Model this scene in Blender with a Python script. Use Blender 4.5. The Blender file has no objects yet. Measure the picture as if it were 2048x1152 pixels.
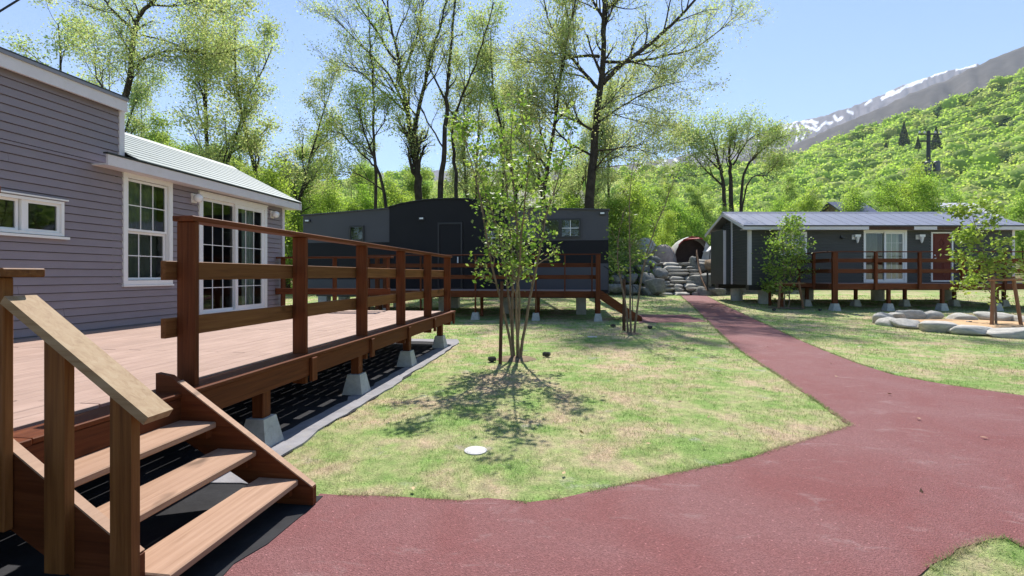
import bpy, bmesh, math, random
import numpy as np
from mathutils import Vector, Matrix, noise as mnoise

R = math.radians
scene = bpy.context.scene
COL = scene.collection
random.seed(7)

# ------------------------------------------------------------------ camera, sky, sun, exposure
FPX, EYE, HY = 950.0, 1.46, 550.0          # focal length in photo pixels, eye height, horizon row
cam_d = bpy.data.cameras.new('camera')
cam = bpy.data.objects.new('camera', cam_d)
COL.objects.link(cam)
cam_d.sensor_width = 36.0
cam_d.lens = FPX / 2048 * 36
cam_d.shift_y = -(576 - HY) / 2048
cam_d.clip_start = 0.05
cam_d.clip_end = 12000
cam.location = (0, 0, EYE)
cam.rotation_euler = (R(90), 0, 0)
scene.camera = cam

SUN_AZ, SUN_EL = R(4.8), R(53)
world = bpy.data.worlds.new('World')
scene.world = world
world.use_nodes = True
wn = world.node_tree
bg = wn.nodes['Background']
sky = wn.nodes.new('ShaderNodeTexSky')
sky.sky_type = 'NISHITA'
sky.sun_disc = False
sky.sun_elevation = SUN_EL
sky.sun_rotation = SUN_AZ
sky.altitude = 700
sky.air_density = 1.0
sky.dust_density = 0.25
sky.ozone_density = 4.5
wn.links.new(sky.outputs[0], bg.inputs[0])
bg.inputs[1].default_value = 0.105

sun_d = bpy.data.lights.new('sun', 'SUN')
sun_d.energy = 4.8
sun_d.angle = R(0.53)
sun_d.color = (1.0, 0.955, 0.89)
sun = bpy.data.objects.new('sun', sun_d)
COL.objects.link(sun)
sd = Vector((math.sin(SUN_AZ) * math.cos(SUN_EL), math.cos(SUN_AZ) * math.cos(SUN_EL), math.sin(SUN_EL)))
sun.rotation_euler = sd.to_track_quat('Z', 'Y').to_euler()
sun.location = (0, 0, 60)

vs = scene.view_settings
vs.view_transform = 'Standard'
vs.look = 'None'
vs.exposure = 1.0
vs.gamma = 1.0
scene.cycles.use_denoising = True
scene.cycles.max_bounces = 8
scene.cycles.diffuse_bounces = 4
scene.cycles.glossy_bounces = 3
scene.cycles.transmission_bounces = 4
scene.cycles.transparent_max_bounces = 10

# ------------------------------------------------------------------ frames and pixel helpers
NN = math.hypot(123, FPX)
UX, UY = 123 / NN, FPX / NN                 # direction of the long side of the mauve house
TH = -math.atan2(123, FPX)                  # rotation of the house frame: x = t (away from house), y = s (along it)


def h2w(t, s, z=0.0):
    return Vector((s * UX + t * UY, s * UY - t * UX, z))


def g_h(Y, X=0.0):
    if Y < 16: return 0.0
    if Y < 40: return 0.034 * (Y - 16)
    return 0.816 + 0.05 * (Y - 40)


def gnd(px, py):                            # pixel -> ground point
    Y = FPX * EYE / (py - HY)
    for _ in range(8):
        Y = FPX * (EYE - g_h(Y)) / (py - HY)
    return ((px - 1024) / FPX * Y, Y)


def at(px, py, Y):                          # pixel at a known distance
    return Vector(((px - 1024) / FPX * Y, Y, EYE - (py - HY) * Y / FPX))


# ------------------------------------------------------------------ node helpers / materials
def mat_new(name):
    m = bpy.data.materials.new(name)
    m.use_nodes = True
    return m, m.node_tree, m.node_tree.nodes['Principled BSDF']


def nd(nt, kind, **kw):
    n = nt.nodes.new(kind)
    for k, v in kw.items():
        if k == 'op': n.operation = v
        elif hasattr(n, k) and k not in ('inputs',): setattr(n, k, v)
    return n


def setin(n, **kw):
    for k, v in kw.items():
        n.inputs[k].default_value = v
    return n


def col4(c):
    return (c[0], c[1], c[2], 1.0)


def noise_n(nt, vec, scale, detail=4, rough=0.55, dist=0.0):
    n = nt.nodes.new('ShaderNodeTexNoise')
    n.inputs['Scale'].default_value = scale
    n.inputs['Detail'].default_value = detail
    n.inputs['Roughness'].default_value = rough
    n.inputs['Distortion'].default_value = dist
    if vec is not None: nt.links.new(vec, n.inputs['Vector'])
    return n.outputs['Fac']


def ramp(nt, fac, stops):
    r = nt.nodes.new('ShaderNodeValToRGB')
    els = r.color_ramp.elements
    while len(els) < len(stops): els.new(0.5)
    for e, (p, c) in zip(els, stops):
        e.position = p
        e.color = col4(c)
    nt.links.new(fac, r.inputs[0])
    return r.outputs[0]


def mixc(nt, fac, a, b, blend='MIX'):
    m = nt.nodes.new('ShaderNodeMix')
    m.data_type = 'RGBA'
    m.blend_type = blend
    for sock, v in ((m.inputs[0], fac), (m.inputs[6], a), (m.inputs[7], b)):
        if hasattr(v, 'links'): nt.links.new(v, sock)
        elif isinstance(v, (int, float)): sock.default_value = v
        else: sock.default_value = col4(v)
    return m.outputs[2]


def mth(nt, op, a, b=None):
    m = nt.nodes.new('ShaderNodeMath')
    m.operation = op
    for i, v in enumerate((a, b)):
        if v is None: continue
        if hasattr(v, 'links'): nt.links.new(v, m.inputs[i])
        else: m.inputs[i].default_value = v
    return m.outputs[0]


def bump(nt, bsdf, height, strength=0.3, dist=0.01):
    b = nt.nodes.new('ShaderNodeBump')
    b.inputs['Strength'].default_value = strength
    b.inputs['Distance'].default_value = dist
    nt.links.new(height, b.inputs['Height'])
    nt.links.new(b.outputs[0], bsdf.inputs['Normal'])


def obj_vec(nt, scale=(1, 1, 1), rnd=0.0):
    tc = nt.nodes.new('ShaderNodeTexCoord')
    v = tc.outputs['Object']
    if rnd:
        oi = nt.nodes.new('ShaderNodeObjectInfo')
        m = nt.nodes.new('ShaderNodeVectorMath')
        m.operation = 'ADD'
        k = mth(nt, 'MULTIPLY', oi.outputs['Random'], rnd)
        nt.links.new(v, m.inputs[0])
        nt.links.new(k, m.inputs[1])
        v = m.outputs[0]
    mp = nt.nodes.new('ShaderNodeMapping')
    mp.inputs['Scale'].default_value = scale
    nt.links.new(v, mp.inputs[0])
    return mp.outputs[0]


def wood(name, dark, mid, light, axis, rough=0.5, spec=0.4, knots=0.0, weather=0.0, tv=0.2):
    m, nt, b = mat_new(name)
    sc = [22, 22, 22]
    sc[axis] = 0.9
    v = obj_vec(nt, sc, 37.0)
    f1 = noise_n(nt, v, 1.6, 5, 0.65, 0.6)
    c = ramp(nt, f1, [(0.28, dark), (0.5, mid), (0.74, light)])
    sc2 = [5, 5, 5]
    sc2[axis] = 2.2
    v2 = obj_vec(nt, sc2, 53.0)
    if knots:
        k = noise_n(nt, v2, 1.0, 2, 0.5)
        kf = ramp(nt, k, [(0.66, (0, 0, 0)), (0.74, (1, 1, 1))])
        c = mixc(nt, mth(nt, 'MULTIPLY', kf, knots), c, tuple(x * 0.35 for x in dark))
    oi = nt.nodes.new('ShaderNodeObjectInfo')
    tone = nt.nodes.new('ShaderNodeMapRange')
    tone.inputs[3].default_value = 1 - tv
    tone.inputs[4].default_value = 1 + tv * .9
    nt.links.new(oi.outputs['Random'], tone.inputs[0])
    c = mixc(nt, 1.0, c, tone.outputs[0], 'MULTIPLY')
    if weather:
        w = noise_n(nt, obj_vec(nt, (1, 1, 1), 11.0), 2.2, 4, 0.6)
        wf = ramp(nt, w, [(0.45, (0, 0, 0)), (0.7, (1, 1, 1))])
        c = mixc(nt, mth(nt, 'MULTIPLY', wf, weather), c, tuple(x * 1.5 + 0.02 for x in light))
    nt.links.new(c, b.inputs['Base Color'])
    rr = nt.nodes.new('ShaderNodeMapRange')
    rr.inputs[3].default_value = rough - 0.1
    rr.inputs[4].default_value = rough + 0.15
    nt.links.new(f1, rr.inputs[0])
    nt.links.new(rr.outputs[0], b.inputs['Roughness'])
    b.inputs['Specular IOR Level'].default_value = spec
    bump(nt, b, f1, 0.35, 0.004)
    return m


def plain(name, c, rough=0.5, spec=0.4, var=0.12, vscale=3.0, metal=0.0, bmp=0.0, bscale=60, dirt=None):
    m, nt, b = mat_new(name)
    v = obj_vec(nt, (1, 1, 1), 9.0)
    f = noise_n(nt, v, vscale, 5, 0.6)
    c2 = ramp(nt, f, [(0.3, tuple(x * (1 - var) for x in c)), (0.7, tuple(min(1, x * (1 + var)) for x in c))])
    if dirt:
        d = noise_n(nt, v, vscale * 2.7, 5, 0.7)
        df = ramp(nt, d, [(0.52, (0, 0, 0)), (0.68, (1, 1, 1))])
        c2 = mixc(nt, mth(nt, 'MULTIPLY', df, 0.45), c2, dirt)
    nt.links.new(c2, b.inputs['Base Color'])
    b.inputs['Roughness'].default_value = rough
    b.inputs['Specular IOR Level'].default_value = spec
    b.inputs['Metallic'].default_value = metal
    if bmp:
        bump(nt, b, noise_n(nt, v, bscale, 4, 0.6), bmp, 0.01)
    return m


def glass_mat(name, tint=(0.75, 0.82, 0.8), boost=1.0):
    m = bpy.data.materials.new(name)
    m.use_nodes = True
    nt = m.node_tree
    nt.nodes.remove(nt.nodes['Principled BSDF'])
    out = nt.nodes['Material Output']
    tr = nt.nodes.new('ShaderNodeBsdfTransparent')
    tr.inputs[0].default_value = col4(tint)
    gl = nt.nodes.new('ShaderNodeBsdfGlossy')
    gl.inputs['Roughness'].default_value = 0.015
    v = obj_vec(nt, (1, 1, 1))
    bp = nt.nodes.new('ShaderNodeBump')
    bp.inputs['Strength'].default_value = 0.06
    bp.inputs['Distance'].default_value = 0.02
    nt.links.new(noise_n(nt, v, 2.5, 2), bp.inputs['Height'])
    nt.links.new(bp.outputs[0], gl.inputs['Normal'])
    fr = nt.nodes.new('ShaderNodeFresnel')
    fr.inputs[0].default_value = 1.55
    f = mth(nt, 'MULTIPLY', fr.outputs[0], 1.7 * boost)
    f = mth(nt, 'MINIMUM', f, 1.0)
    mx = nt.nodes.new('ShaderNodeMixShader')
    nt.links.new(f, mx.inputs[0])
    nt.links.new(tr.outputs[0], mx.inputs[1])
    nt.links.new(gl.outputs[0], mx.inputs[2])
    nt.links.new(mx.outputs[0], out.inputs[0])
    return m


def leaf_mat(name, transl=0.5, rough=0.45, gain=1.0, hue_var=0.04):
    m = bpy.data.materials.new(name)
    m.use_nodes = True
    nt = m.node_tree
    b = nt.nodes['Principled BSDF']
    out = nt.nodes['Material Output']
    at_ = nt.nodes.new('ShaderNodeVertexColor')
    at_.layer_name = 'tint'
    oi = nt.nodes.new('ShaderNodeObjectInfo')
    hs = nt.nodes.new('ShaderNodeHueSaturation')
    mr = nt.nodes.new('ShaderNodeMapRange')
    mr.inputs[3].default_value = 0.5 - hue_var / 2
    mr.inputs[4].default_value = 0.5 + hue_var / 2
    nt.links.new(oi.outputs['Random'], mr.inputs[0])
    nt.links.new(mr.outputs[0], hs.inputs['Hue'])
    hs.inputs['Value'].default_value = gain
    nt.links.new(at_.outputs[0], hs.inputs['Color'])
    nt.links.new(hs.outputs[0], b.inputs['Base Color'])
    b.inputs['Roughness'].default_value = rough
    b.inputs['Specular IOR Level'].default_value = 0.35
    tl = nt.nodes.new('ShaderNodeBsdfTranslucent')
    wc = mixc(nt, 1.0, hs.outputs[0], (1.08, 1.15, 0.7), 'MULTIPLY')
    nt.links.new(wc, tl.inputs[0])
    mx = nt.nodes.new('ShaderNodeMixShader')
    mx.inputs[0].default_value = transl
    nt.links.new(b.outputs[0], mx.inputs[1])
    nt.links.new(tl.outputs[0], mx.inputs[2])
    nt.links.new(mx.outputs[0], out.inputs[0])
    return m


def lawn_color(nt):
    """patchy spring turf: straw, pale olive, fresh green and bare grey soil"""
    geo = nt.nodes.new('ShaderNodeNewGeometry')
    v = geo.outputs['Position']
    n1 = noise_n(nt, v, 0.85, 5, 0.62, 0.4)
    n2 = noise_n(nt, v, 2.6, 5, 0.6, 0.2)
    n3 = noise_n(nt, v, 9.0, 4, 0.6)
    s = mth(nt, 'ADD', mth(nt, 'MULTIPLY', n1, 0.55), mth(nt, 'MULTIPLY', n2, 0.45))
    c = ramp(nt, s, [(0.40, (0.53, 0.41, 0.285)), (0.462, (0.46, 0.42, 0.24)), (0.515, (0.36, 0.405, 0.175)), (0.58, (0.25, 0.365, 0.115))])
    n4 = noise_n(nt, v, 1.7, 5, 0.65)
    bf = ramp(nt, n4, [(0.60, (0, 0, 0)), (0.70, (1, 1, 1))])
    c = mixc(nt, mth(nt, 'MULTIPLY', bf, 0.65), c, (0.41, 0.38, 0.37))
    f = ramp(nt, n3, [(0.3, (0.72, 0.72, 0.72)), (0.7, (1.2, 1.2, 1.15))])
    return mixc(nt, 1.0, c, f, 'MULTIPLY')


M = {}
M['lawn'], nt, b = mat_new('lawn')
c = lawn_color(nt)
geo = nt.nodes.new('ShaderNodeNewGeometry')
fine = noise_n(nt, geo.outputs['Position'], 55, 5, 0.7)
c = mixc(nt, 0.75, c, ramp(nt, fine, [(0.3, (0.45, 0.45, 0.45)), (0.68, (1.25, 1.25, 1.2))]), 'MULTIPLY')
sep = nt.nodes.new('ShaderNodeSeparateXYZ')
nt.links.new(geo.outputs['Position'], sep.inputs[0])
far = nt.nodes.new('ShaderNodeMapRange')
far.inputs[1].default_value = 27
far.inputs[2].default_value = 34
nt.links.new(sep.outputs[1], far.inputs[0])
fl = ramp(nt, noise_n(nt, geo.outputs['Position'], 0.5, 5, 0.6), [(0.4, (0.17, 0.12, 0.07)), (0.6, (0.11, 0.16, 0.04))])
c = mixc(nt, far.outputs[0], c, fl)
nt.links.new(c, b.inputs['Base Color'])
b.inputs['Roughness'].default_value = 0.95
b.inputs['Specular IOR Level'].default_value = 0.1
bump(nt, b, fine, 0.9, 0.03)

M['blade'], nt, b = mat_new('grass_blade')
c = lawn_color(nt)
at_ = nt.nodes.new('ShaderNodeVertexColor')
at_.layer_name = 'tint'
c = mixc(nt, 1.0, c, at_.outputs[0], 'MULTIPLY')
nt.links.new(c, b.inputs['Base Color'])
b.inputs['Roughness'].default_value = 0.6
b.inputs['Specular IOR Level'].default_value = 0.2
tl = nt.nodes.new('ShaderNodeBsdfTranslucent')
nt.links.new(c, tl.inputs[0])
mx = nt.nodes.new('ShaderNodeMixShader')
mx.inputs[0].default_value = 0.4
nt.links.new(b.outputs[0], mx.inputs[1])
nt.links.new(tl.outputs[0], mx.inputs[2])
nt.links.new(mx.outputs[0], nt.nodes['Material Output'].inputs[0])

M['path'], nt, b = mat_new('red_rubber_path')
geo = nt.nodes.new('ShaderNodeNewGeometry')
P_ = geo.outputs['Position']
g1 = noise_n(nt, P_, 150, 3, 0.75)
g2 = noise_n(nt, P_, 1.1, 5, 0.6, 0.5)
g3 = noise_n(nt, P_, 5.5, 5, 0.7)
vor = nt.nodes.new('ShaderNodeTexVoronoi')
vor.inputs['Scale'].default_value = 130
nt.links.new(P_, vor.inputs['Vector'])
c = ramp(nt, g2, [(0.34, (0.172, 0.05, 0.049)), (0.62, (0.19, 0.076, 0.076))])
c = mixc(nt, 1.0, c, ramp(nt, vor.outputs['Color'], [(0.1, (0.72, 0.68, 0.68)), (0.6, (1.0, 1.0, 1.0)), (0.9, (1.15, 1.2, 1.2)), (0.98, (2.0, 2.3, 2.3))]), 'MULTIPLY')
mp = nt.nodes.new('ShaderNodeMapping')
mp.inputs['Scale'].default_value = (0.9, 2.3, 1)
mp.inputs['Rotation'].default_value = (0, 0, 0.5)
nt.links.new(P_, mp.inputs[0])
sc_ = noise_n(nt, mp.outputs[0], 1.9, 6, 0.72, 0.8)
c = mixc(nt, mth(nt, 'MULTIPLY', ramp(nt, sc_, [(0.57, (0, 0, 0)), (0.72, (1, 1, 1))]), 0.5), c, (0.29, 0.2, 0.195))
c = mixc(nt, mth(nt, 'MULTIPLY', ramp(nt, g3, [(0.6, (0, 0, 0)), (0.75, (1, 1, 1))]), 0.3), c, (0.1, 0.04, 0.04))
nt.links.new(c, b.inputs['Base Color'])
b.inputs['Roughness'].default_value = 0.8
b.inputs['Specular IOR Level'].default_value = 0.35
bump(nt, b, mth(nt, 'ADD', g1, vor.outputs['Distance']), 0.6, 0.008)

redw = ((0.068, 0.017, 0.006), (0.118, 0.033, 0.011), (0.165, 0.052, 0.019))
for ax, nm in ((0, 'x'), (1, 'y'), (2, 'z')):
    M['red_' + nm] = wood('stained_red_wood_' + nm, *redw, ax, 0.6, 0.15, 0.5)
    M['tan_' + nm] = wood('stained_tan_wood_' + nm, (0.085, 0.03, 0.008), (0.16, 0.064, 0.018), (0.23, 0.1, 0.033), ax, 0.55, 0.2, 0.9, 0.1)
M['rail_y'] = wood('brown_rail_wood', (0.105, 0.04, 0.013), (0.17, 0.07, 0.024), (0.23, 0.105, 0.04), 1, 0.6, 0.15, 0.8)
M['handrail'] = wood('pale_handrail_wood', (0.25, 0.155, 0.08), (0.35, 0.245, 0.145), (0.42, 0.32, 0.21), 0, 0.65, 0.15, 1.0, 0.0)
M['deck'] = wood('weathered_deck_board', (0.29, 0.195, 0.155), (0.335, 0.23, 0.185), (0.385, 0.27, 0.22), 1, 0.65, 0.2, 0.25, 0.2, 0.05)
M['deck_x'] = wood('weathered_deck_board_across', (0.29, 0.195, 0.155), (0.335, 0.23, 0.185), (0.385, 0.27, 0.22), 0, 0.65, 0.2, 0.25, 0.2, 0.05)
M['tread'] = wood('stair_tread_wood', (0.27, 0.16, 0.1), (0.34, 0.21, 0.14), (0.4, 0.26, 0.18), 1, 0.65, 0.2, 0.9, 0.1, 0.08)
M['concrete'] = plain('concrete', (0.42, 0.42, 0.4), 0.9, 0.2, 0.16, 9, bmp=0.4, bscale=90, dirt=(0.27, 0.25, 0.22))
M['sheet'] = plain('weed_barrier_cloth', (0.03, 0.03, 0.033), 0.9, 0.1, 0.25, 4, bmp=0.6, bscale=14)  # cloth colour darkened to carry the shade under the deck
M['sheet_edge'] = plain('sunlit_cloth_edge', (0.23, 0.225, 0.24), 0.9, 0.2, 0.2, 5, bmp=0.8, bscale=9, dirt=(0.32, 0.29, 0.25))  # same cloth in a paler colour, painting the sunlight along its outer edge
M['siding'] = plain('mauve_vinyl_siding', (0.25, 0.213, 0.235), 0.5, 0.3, 0.05, 2.5, bmp=0.06, bscale=25)
M['siding_dark'] = plain('charcoal_vinyl_siding', (0.08, 0.08, 0.075), 0.6, 0.15, 0.08, 2.5, bmp=0.06, bscale=25)
M['trim'] = plain('white_trim', (0.68, 0.64, 0.67), 0.4, 0.4, 0.04, 4, dirt=(0.6, 0.56, 0.54))
M['vinyl'] = plain('white_vinyl_frame', (0.8, 0.79, 0.78), 0.3, 0.5, 0.03, 4)
M['black'] = plain('black_metal', (0.018, 0.018, 0.02), 0.4, 0.5, 0.1, 5)
M['roof_pale'] = plain('pale_metal_roof', (0.23, 0.265, 0.26), 0.55, 0.3, 0.06, 1.2, dirt=(0.19, 0.22, 0.21))
M['roof_dark'] = plain('dark_metal_roof', (0.21, 0.21, 0.25), 0.38, 0.7, 0.08, 0.6)
M['cab_dark'] = plain('cabin_navy_black_panel', (0.018, 0.0175, 0.02), 0.65, 0.15, 0.15, 0.8)
M['cab_grey'] = plain('cabin_slate_panel', (0.092, 0.09, 0.1), 0.65, 0.15, 0.08, 0.8)
M['interior'] = plain('dim_interior', (0.16, 0.14, 0.12), 0.8, 0.2, 0.2, 2)
M['curtain'] = plain('cream_curtain', (0.6, 0.62, 0.56), 0.8, 0.1, 0.05, 6)
M['glass'] = glass_mat('window_glass', (0.72, 0.8, 0.77))
M['screen'] = glass_mat('screened_glass', (0.4, 0.44, 0.43), 0.8)
M['chrome'] = plain('bright_lamp_glass', (0.75, 0.76, 0.78), 0.15, 0.8, 0.03, 4)
M['door_red'] = wood('red_door_wood', (0.09, 0.016, 0.01), (0.13, 0.025, 0.015), (0.17, 0.038, 0.022), 2, 0.5, 0.2)
M['bark'] = plain('grey_brown_bark', (0.052, 0.042, 0.034), 0.95, 0.1, 0.4, 3, bmp=1.0, bscale=14)
M['bark_pale'] = plain('pale_young_bark', (0.2, 0.15, 0.11), 0.9, 0.1, 0.3, 14, bmp=0.8, bscale=40)
M['rock'] = plain('grey_boulder', (0.22, 0.215, 0.2), 0.95, 0.1, 0.32, 3.5, bmp=1.0, bscale=11, dirt=(0.17, 0.165, 0.14))
M['rock_pale'] = plain('pale_boulder', (0.43, 0.41, 0.37), 0.95, 0.1, 0.22, 4, bmp=1.0, bscale=13, dirt=(0.25, 0.24, 0.2))
M['rock_brown'] = plain('tan_boulder', (0.26, 0.19, 0.13), 0.95, 0.1, 0.3, 3.0, bmp=1.0, bscale=10, dirt=(0.2, 0.17, 0.14))
M['sand'] = plain('orange_sand', (0.5, 0.33, 0.19), 0.95, 0.1, 0.12, 3, bmp=0.6, bscale=40, dirt=(0.42, 0.3, 0.19))
M['soil'] = plain('planting_soil', (0.2, 0.15, 0.1), 0.95, 0.1, 0.35, 8, bmp=1.0, bscale=30)
M['stake'] = wood('brown_stake_wood', (0.05, 0.022, 0.012), (0.085, 0.04, 0.022), (0.12, 0.06, 0.034), 2, 0.7, 0.3)
M['terrace'] = plain('terrace_gravel', (0.3, 0.27, 0.22), 0.95, 0.1, 0.25, 2, bmp=0.8, bscale=20, dirt=(0.14, 0.17, 0.07))
M['tent_grey'] = plain('grey_tent_cloth', (0.4, 0.4, 0.39), 0.7, 0.3, 0.2, 3, bmp=0.7, bscale=5)
M['tent_tan'] = plain('pinkish_tarp_cloth', (0.36, 0.28, 0.25), 0.7, 0.3, 0.25, 3, bmp=0.9, bscale=4)
M['tent_red'] = plain('red_tent_piping', (0.32, 0.03, 0.03), 0.6, 0.3, 0.1, 3)
M['tent_in'] = plain('brown_tent_inside', (0.07, 0.045, 0.035), 0.9, 0.1, 0.2, 3)
M['slate_roof'] = plain('blue_slate_roof', (0.09, 0.1, 0.16), 0.5, 0.4, 0.1, 2)
M['pole'] = plain('concrete_pole', (0.07, 0.075, 0.085), 0.85, 0.2, 0.1, 2)
M['transformer'] = plain('grey_transformer_can', (0.1, 0.11, 0.13), 0.5, 0.4, 0.1, 2)
M['bamboo'] = wood('brown_support_pole', (0.16, 0.08, 0.04), (0.24, 0.125, 0.065), (0.32, 0.18, 0.1), 2, 0.6, 0.3)
M['leaf_tall'] = leaf_mat('spring_leaf_pale', 0.6, 0.6, 1.5, 0.02)
M['leaf_mid'] = leaf_mat('spring_leaf_green', 0.6, 0.6, 1.42, 0.03)
M['leaf_young'] = leaf_mat('young_tree_leaf', 0.5, 0.48, 1.4, 0.02)
M['leaf_far'] = leaf_mat('hillside_leaf', 0.55, 0.9, 1.95, 0.0)
M['leaf_dark'] = leaf_mat('conifer_leaf', 0.15, 0.6)
M['leaf_dry'] = plain('dry_leaf', (0.42, 0.3, 0.17), 0.8, 0.2, 0.4, 9)
M['manhole'] = plain('pale_plastic_lid', (0.46, 0.45, 0.45), 0.6, 0.3, 0.05, 9, dirt=(0.5, 0.45, 0.4))


# ------------------------------------------------------------------ mesh builder
class MB:
    def __init__(self):
        self.V, self.F = [], []

    def poly(self, pts):
        i = len(self.V)
        self.V.extend(tuple(p) for p in pts)
        self.F.append(tuple(range(i, i + len(pts))))
        return self

    def hexa(self, p):                      # 8 points: bottom 4 ccw, top 4 ccw
        i = len(self.V)
        self.V.extend(tuple(q) for q in p)
        for f in ((3, 2, 1, 0), (4, 5, 6, 7), (0, 1, 5, 4), (1, 2, 6, 5), (2, 3, 7, 6), (3, 0, 4, 7)):
            self.F.append(tuple(i + k for k in f))
        return self

    def box(self, x0, x1, y0, y1, z0, z1):
        return self.hexa([(x0, y0, z0), (x1, y0, z0), (x1, y1, z0), (x0, y1, z0), (x0, y0, z1), (x1, y0, z1), (x1, y1, z1), (x0, y1, z1)])

    def cbox(self, x0, x1, y0, y1, z0, z1, c=0.005):
        """box with chamfered edges"""
        lo, hi = (x0, y0, z0), (x1, y1, z1)
        c = min(c, (x1 - x0) * .3, (y1 - y0) * .3, (z1 - z0) * .3)
        i0 = len(self.V)
        idx = {}
        for sx in (0, 1):
            for sy in (0, 1):
                for sz in (0, 1):
                    sg = (sx, sy, sz)
                    for ax in range(3):
                        p = []
                        for k in range(3):
                            e = (lo, hi)[sg[k]][k]
                            p.append(e if k == ax else e + (c if sg[k] == 0 else -c))
                        idx[(sg, ax)] = len(self.V)
                        self.V.append(tuple(p))
        for ax in range(3):
            a, b_ = (ax + 1) % 3, (ax + 2) % 3
            for s in (0, 1):
                f = []
                for (p, q) in ((0, 0), (1, 0), (1, 1), (0, 1)):
                    sg = [0, 0, 0]
                    sg[ax], sg[a], sg[b_] = s, p, q
                    f.append(idx[(tuple(sg), ax)])
                self.F.append(tuple(f if s else f[::-1]))
        for ax in range(3):                 # edges along ax
            a, b_ = (ax + 1) % 3, (ax + 2) % 3
            for p in (0, 1):
                for q in (0, 1):
                    s0, s1 = [0, 0, 0], [0, 0, 0]
                    s0[a] = s1[a] = p
                    s0[b_] = s1[b_] = q
                    s0[ax], s1[ax] = 0, 1
                    f = [idx[(tuple(s0), a)], idx[(tuple(s1), a)], idx[(tuple(s1), b_)], idx[(tuple(s0), b_)]]
                    self.F.append(tuple(f if p == q else f[::-1]))
        for sg in [(x, y, z) for x in (0, 1) for y in (0, 1) for z in (0, 1)]:
            f = [idx[(sg, 0)], idx[(sg, 1)], idx[(sg, 2)]]
            self.F.append(tuple(f if sum(sg) % 2 else f[::-1]))
        return self

    def prism(self, prof, axis, a, b_):
        """extrude a 2-D profile; axis 0: (y,z), axis 1: (x,z), axis 2: (x,y)"""
        def mk(p, w):
            return {0: (w, p[0], p[1]), 1: (p[0], w, p[1]), 2: (p[0], p[1], w)}[axis]
        n = len(prof)
        i = len(self.V)
        self.V.extend(mk(p, a) for p in prof)
        self.V.extend(mk(p, b_) for p in prof)
        self.F.append(tuple(range(i, i + n)))
        self.F.append(tuple(range(i + 2 * n - 1, i + n - 1, -1)))
        for k in range(n):
            j = (k + 1) % n
            self.F.append((i + j, i + k, i + n + k, i + n + j))
        return self

    def beam(self, p, q, w, h, up=Vector((0, 0, 1))):
        p, q = Vector(p), Vector(q)
        d = (q - p).normalized()
        r = d.cross(up)
        r = r.normalized() if r.length > 1e-4 else Vector((1, 0, 0))
        u = r.cross(d).normalized()
        a, b_ = r * (w / 2), u * (h / 2)
        return self.hexa([p - a - b_, p + a - b_, q + a - b_, q - a - b_, p - a + b_, p + a + b_, q + a + b_, q - a + b_])

    def tube(self, pts, rad, n=6, cap=True):
        pts = [Vector(p) for p in pts]
        i0 = len(self.V)
        ref = Vector((0.31, 0.87, 0.38))
        for k, p in enumerate(pts):
            d = (pts[min(k + 1, len(pts) - 1)] - pts[max(k - 1, 0)])
            d = d.normalized() if d.length > 1e-9 else Vector((0, 0, 1))
            a = d.cross(ref)
            a = a.normalized() if a.length > 0.05 else d.cross(Vector((1, 0, 0))).normalized()
            b_ = d.cross(a)
            r = rad[k] if hasattr(rad, '__len__') else rad
            for j in range(n):
                w = 2 * math.pi * j / n
                self.V.append(tuple(p + a * (math.cos(w) * r) + b_ * (math.sin(w) * r)))
        for k in range(len(pts) - 1):
            for j in range(n):
                j2 = (j + 1) % n
                self.F.append((i0 + k * n + j, i0 + k * n + j2, i0 + (k + 1) * n + j2, i0 + (k + 1) * n + j))
        if cap:
            self.F.append(tuple(range(i0 + n - 1, i0 - 1, -1)))
            e = i0 + (len(pts) - 1) * n
            self.F.append(tuple(range(e, e + n)))
        return self

    def lathe(self, prof, n=16, c=(0, 0)):
        """prof: list of (r,z) from bottom to top around a vertical axis"""
        i0 = len(self.V)
        for r, z in prof:
            for j in range(n):
                w = 2 * math.pi * j / n
                self.V.append((c[0] + r * math.cos(w), c[1] + r * math.sin(w), z))
        for k in range(len(prof) - 1):
            for j in range(n):
                j2 = (j + 1) % n
                self.F.append((i0 + k * n + j, i0 + k * n + j2, i0 + (k + 1) * n + j2, i0 + (k + 1) * n + j))
        self.F.append(tuple(range(i0 + n - 1, i0 - 1, -1)))
        e = i0 + (len(prof) - 1) * n
        self.F.append(tuple(range(e, e + n)))
        return self

    def pbox(self, P, a0, a1, b0, b1, c0, c1):
        """box in a wall plane P(a along, b up, c out)"""
        return self.hexa([P(a0, b0, c1), P(a1, b0, c1), P(a1, b0, c0), P(a0, b0, c0), P(a0, b1, c1), P(a1, b1, c1), P(a1, b1, c0), P(a0, b1, c0)])

    def mesh(self, name, base=(0, 0, 0), smooth=False):
        me = bpy.data.meshes.new(name)
        bx, by, bz = base
        me.from_pydata([(v[0] - bx, v[1] - by, v[2] - bz) for v in self.V], [], self.F)
        me.validate()
        if smooth:
            for p in me.polygons: p.use_smooth = True
        me.update()
        return me


def link(o, parent=None):
    COL.objects.link(o)
    if parent is not None: o.parent = parent
    return o


def tag(o, label=None, cat=None, group=None, kind=None):
    if label: o['label'] = label
    if cat: o['category'] = cat
    if group: o['group'] = group
    if kind: o['kind'] = kind
    return o


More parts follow.
